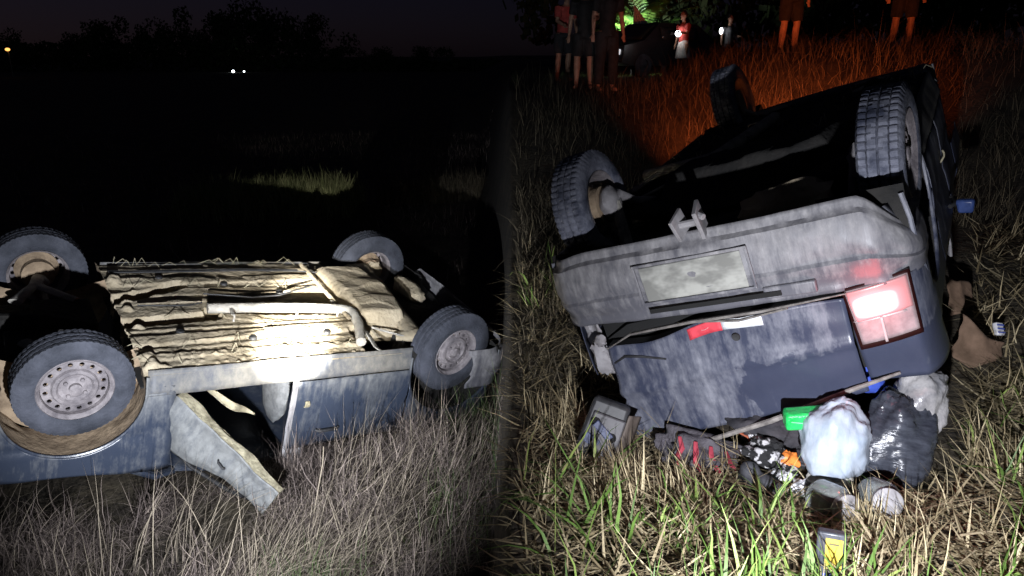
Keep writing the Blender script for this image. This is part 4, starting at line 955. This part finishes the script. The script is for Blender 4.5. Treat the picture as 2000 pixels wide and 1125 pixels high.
# ------------------------------------------------------------------ parked car, palm, canvas beyond the bank
GREYC = simple('parked_paint', (.012, .012, .014), .3)
px, py = 4.15, 22.2
r = empty('parked_car', (px, py, ground(px, py)), (0, 0, R(212)))
prof = [(-1.95, .35), (-1.98, .75), (-1.55, .88), (-.85, 1.40), (.55, 1.42), (1.25, .95), (1.95, .82), (2.02, .40), (1.6, .30), (-1.6, .30)]
m = MB(); vs = []
for yy, k in ((-.80, .97), (-.83, 1), (.83, 1), (.80, .97)):
    for (x, z) in prof:
        t = 1 - .22 * smooth(.9, 1.4, z); vs.append((x * k, yy * t, .85 + (z - .85) * k))
n = len(prof); fs = [(a * n + i, a * n + (i + 1) % n, (a + 1) * n + (i + 1) % n, (a + 1) * n + i) for a in range(3) for i in range(n)] + [tuple(range(n)), tuple(3 * n + i for i in range(n))[::-1]]
m.add(vs, fs); m.build('body', GREYC, r, bevel=.04)
m = MB(); m.grid(lambda u, v: (1.22 - .62 * v, (-.62 + 1.24 * u) * (1 - .12 * v), .985 + .42 * v), 6, 4); m.build('windscreen', simple('windscreen_green', (.012, .016, .014), .3), r, solid=.01)
for s in (-1, 1):
    for (x0, x1) in ((-.75, -.1), (-.02, .62)):
        m = MB(); m.grid(lambda u, v, s=s: (x0 + (x1 - x0) * u, s * (.835 - .12 * v), .98 + .33 * v), 4, 3); m.build('side_window', simple('glass_side', (.02, .022, .022), .1), r, solid=.008)
    m = MB(); m.box((1.99, s * .60, .66), (.07, .26, .14)); m.build('headlight', mat('headlamp_lit', (.8, .8, .8), None, .3, emit=(.9, .95, 1), estr=.7), r, bevel=.02)
    for x in (-1.25, 1.25):
        m = MB(); m.lathe([(.18, -.09), (.29, -.09), (.31, -.05), (.31, .05), (.29, .09), (.18, .09)], 28, 'y', c=(x, s * .74, .31), close=True); m.lathe([(0, s * .085), (.18, s * .07)], 20, 'y', c=(x, s * .74, .31)); m.build('wheel', RUBBER, r)
tag(r, 'dark parked car with pale headlamps behind the people', 'car')
# palm, lit by a lamp added out of sight behind the parked car
PALM = mat('palm_leaf', (.03, .10, .02), (.16, .30, .05), .5, island=True, lo=0, hi=1)
qx, qy = 4.15, 25.0; g0 = ground(qx, qy)
r = empty('palm_tree', (qx, qy, g0))
m = MB(); m.tube([(0, 0, -.1), (.05, 0, .3), (.02, 0, .8)], [.22, .18, .16], 12); m.build('trunk', simple('palm_trunk', (.10, .07, .045), .9, bump=.8), r)
m = MB()
for i in range(26):
    a = i * 2.4; el = .25 + 1.0 * ((i * 7) % 26) / 26; L = 2.2
    d = Vector((math.cos(a), math.sin(a), 0)); prev = Vector((0, 0, .8)); ang = el + .55; pts = [prev]
    for k in range(12):
        ang -= .10; prev = prev + (d * math.cos(ang) + Vector((0, 0, math.sin(ang)))) * L / 12; pts.append(prev)
    m.tube(pts, [.02 - .0014 * k for k in range(13)], 5)
    sd = Vector((-d.y, d.x, 0))
    for k in range(1, 12):
        for s in (-1, 1):
            for j in (0, .5):
                c = pts[k] + (pts[k + 1] - pts[k]) * j if k < 12 else pts[k]
                tip = c + (sd * s * .8 + (pts[k] - pts[k - 1]).normalized() * .6 + Vector((0, 0, -.25))) * (.62 - .03 * k)
                e = (pts[k] - pts[k - 1]).normalized() * .035
                mid = (c + tip) / 2 + Vector((0, 0, .03)); m.add([c - e, c + e, mid + e, mid - e, tip], [(0, 1, 2, 3), (3, 2, 4)])
m.build('fronds', PALM, r, smooth=0)
tag(r, 'palm with green fronds lit up behind the parked car', 'palm tree')
r = empty('fill_lamp', (3.0, 23.2, ground(3.0, 23.2)))  # added lamp, hidden behind the parked car, put there to light the palm
m = MB(); m.lathe([(0, 0), (.09, 0), (.09, .04), (.06, .06), (.06, .07)], 20, 'z'); m.lathe([(.06, .20), (.08, .21), (.03, .26), (0, .26)], 20, 'z'); m.tube([(-.07, 0, .2), (-.06, 0, .33), (.06, 0, .33), (.07, 0, .2)], .005, 6); m.build('fill_lamp_frame', BLACK, r)
m = MB(); m.lathe([(.055, .07), (.06, .13), (.055, .20)], 20, 'z'); m.build('fill_lamp_glass', LAMPW, r)
tag(r, 'unseen, added lantern on the ground behind the parked car', 'fill_lamp')
l = spot('palm_fill_light', (3.0, 23.1, ground(3.0, 23.2) + .33), (qx - .1, qy, g0 + 1.5), 1300, 52, .6, (.95, 1, .95), .06)
r = empty('folded_canvas', (3.80, 23.3, ground(3.80, 23.3)), (0, 0, R(10)))
m = MB(); m.grid(lambda u, v: ((u - .15) * 1.1 * (1 - v) - .12 * v, .05 * math.sin(u * 25) * (1 - v) + .25 * v, .65 + 1.35 * v), 24, 10); m.build('canvas', simple('canvas_white', (.6, .58, .54), .9), r, solid=.012)
m = MB(); m.tube([(-.12, .28, 0), (-.12, .27, 2.02)], .02, 8); m.build('pole', METAL, r)
tag(r, 'pale canvas folded to a triangle behind the parked car roof', 'canvas')


# ------------------------------------------------------------------ far trees and lamps
LEAF = mat('leaf_dark', (.02, .035, .012), (.06, .085, .03), .8, island=True, lo=0, hi=1)
BARK = simple('bark', (.05, .04, .03), .95)
def crown_mesh(seed, n=2600):
    rg = np.random.default_rng(seed); cs = [(rg.normal(0, .34), rg.normal(0, .34), .12 + .74 * rg.uniform(), .16 + .12 * rg.uniform()) for _ in range(17)]
    m = MB()
    for i in range(n):
        c = cs[i % 17]; d = rg.normal(0, 1, 3); d /= np.linalg.norm(d); p = np.array(c[:3]) + d * c[3] * rg.uniform(.5, 1.1)
        a, b = rg.normal(0, 1, 3), rg.normal(0, 1, 3); a = a / np.linalg.norm(a) * .028; b = b / np.linalg.norm(b) * .028
        m.add([p - a, p + b, p + a, p - b], [(0, 1, 2, 3)])
    return m
def trunk_mesh():
    m = MB(); m.tube([(0, 0, -.02), (.01, 0, .3), (0, .01, .62)], [.035, .026, .012], 8)
    for k in range(5): a = k * 1.26; m.tube([(0, 0, .3 + .05 * k), (.12 * math.cos(a), .12 * math.sin(a), .48 + .05 * k), (.24 * math.cos(a), .24 * math.sin(a), .60 + .05 * k)], [.014, .010, .005], 6)
    return m
cm = [crown_mesh(s).build('crown', LEAF, None, smooth=0) for s in (1, 2, 3)]; tm = trunk_mesh().build('trunk', BARK, None)
tmpl = [c.data for c in cm]; td = tm.data
for o in cm + [tm]: bpy.data.objects.remove(o)
def tree(x, y, h, wdt, k, label, name, group):
    r = empty(name, (x, y, ground(x, y)), (0, 0, k * 1.3)); r.scale = (h * wdt, h * wdt, h)
    for nm, dt in (('trunk', td), ('crown', tmpl[k % 3])):
        c = bpy.data.objects.new(nm, dt); COL.objects.link(c); c.parent = r
    tag(r, label, 'tree', group)
spec = [(-104, 10.0, 'first dark tree from the left on the far tree line'), (-93, 8.2, 'low dark tree just right of the orange lamp'), (-84, 7.8, 'second low dark tree on the left skyline'), (-73, 10.5, 'taller dark tree before the gap on the left skyline'), (-67, 10.0, 'rounded dark tree left of the white lamps'), (-60, 8.8, 'lower rounded dark tree above the white lamps'), (-52, 12.5, 'tall dark tree right of the white lamps'), (-46, 13.5, 'tallest dark tree at the middle of the left skyline'), (-41, 12.0, 'dark tree at the right end of the tall group'), (-33, 5.2, 'small dark tree right of the tall group'), (-25, 4.8, 'low dark tree on the bare part of the left skyline'), (-16, 5.0, 'low dark tree nearest the field bank on the skyline')]
for i, (x, h, lab) in enumerate(spec): tree(x * .93, 130 + (i * 37 % 11), h * .86, .85 if h > 6 else 1.1, i, lab, 'far_tree', 'trees on the far left skyline')
spec = [(7.0, 40, 9), (7.5, 36, 8.5), (13, 35, 9.5), (18, 33, 9), (23, 34, 9), (28.5, 33, 9.5), (7.5, 46, 11), (15, 45, 11), (25, 46, 11)]  # trees added on the right to block the sky and keep it black
nm = ['added dark tree straight behind the leftmost people', 'added dark tree behind the palm', 'added dark tree behind the dim person in grey', 'added dark tree above the middle of the roadside bank', 'added dark tree behind the person with red-lit shins', 'added dark tree at the right edge behind the bank', 'added taller dark tree behind the parked car', 'added taller dark tree over the middle of the bank', 'added taller dark tree far right beyond the bank']
for i, (x, y, h) in enumerate(spec): tree(x, y, h, .75, i + 1, nm[i], 'sky_block_tree', 'added trees blocking the sky on the right')
m = MB(); rg = np.random.default_rng(5)
for i in range(14000):
    x = rg.uniform(-125, -34) if i % 3 else rg.uniform(-34, 10); hh = (4.6 + 1.6 * nz(x * .09, 0, 3) + .9 * nz(x * .4, 0, 5)) if x < -36 else 1.7 + .8 * nz(x * .2, 0, 3)
    p_ = np.array((x, 128 + rg.uniform(0, 14), -1 + hh * rg.uniform(0, 1) ** .7)); a = rg.normal(0, .22, 3); b = rg.normal(0, .22, 3); m.add([p_ - a, p_ + b, p_ + a, p_ - b], [(0, 1, 2, 3)])
o = m.build('far_wood', LEAF, None, smooth=0); tag(o, 'dark low wood closing the far side of the field', 'wood', kind='stuff')
for (x, y, zt, rad, col, e, lab) in ((-43.6, 121, .75 - CAMZ, .22, (.85, .95, 1), 9, 'left one of the two white lamps far across the field'), (-41.9, 121, .75 - CAMZ, .14, (.85, .95, 1), 5, 'right, smaller one of the two white lamps far across the field'), (-61.4, 95, 2.25, .19, (1, .42, .10), 2.2, 'orange street lamp at the left edge of the skyline')):
    g = ground(x, y); H = zt - g
    r = empty('far_lamp', (x, y, g)); m = MB(); m.tube([(0, 0, 0), (0, 0, H)], [.06, .04], 8); m.build('post', METAL, r)
    m = MB(); m.ball((0, -.1, H), (rad * (1.6 if col[2] < .5 else 1.0), rad, rad), 12, 8); m.build('lamp_head', mat('lamp_glow', col, None, .5, emit=col, estr=e), r); tag(r, lab, 'lamp', 'lamps in the distance')
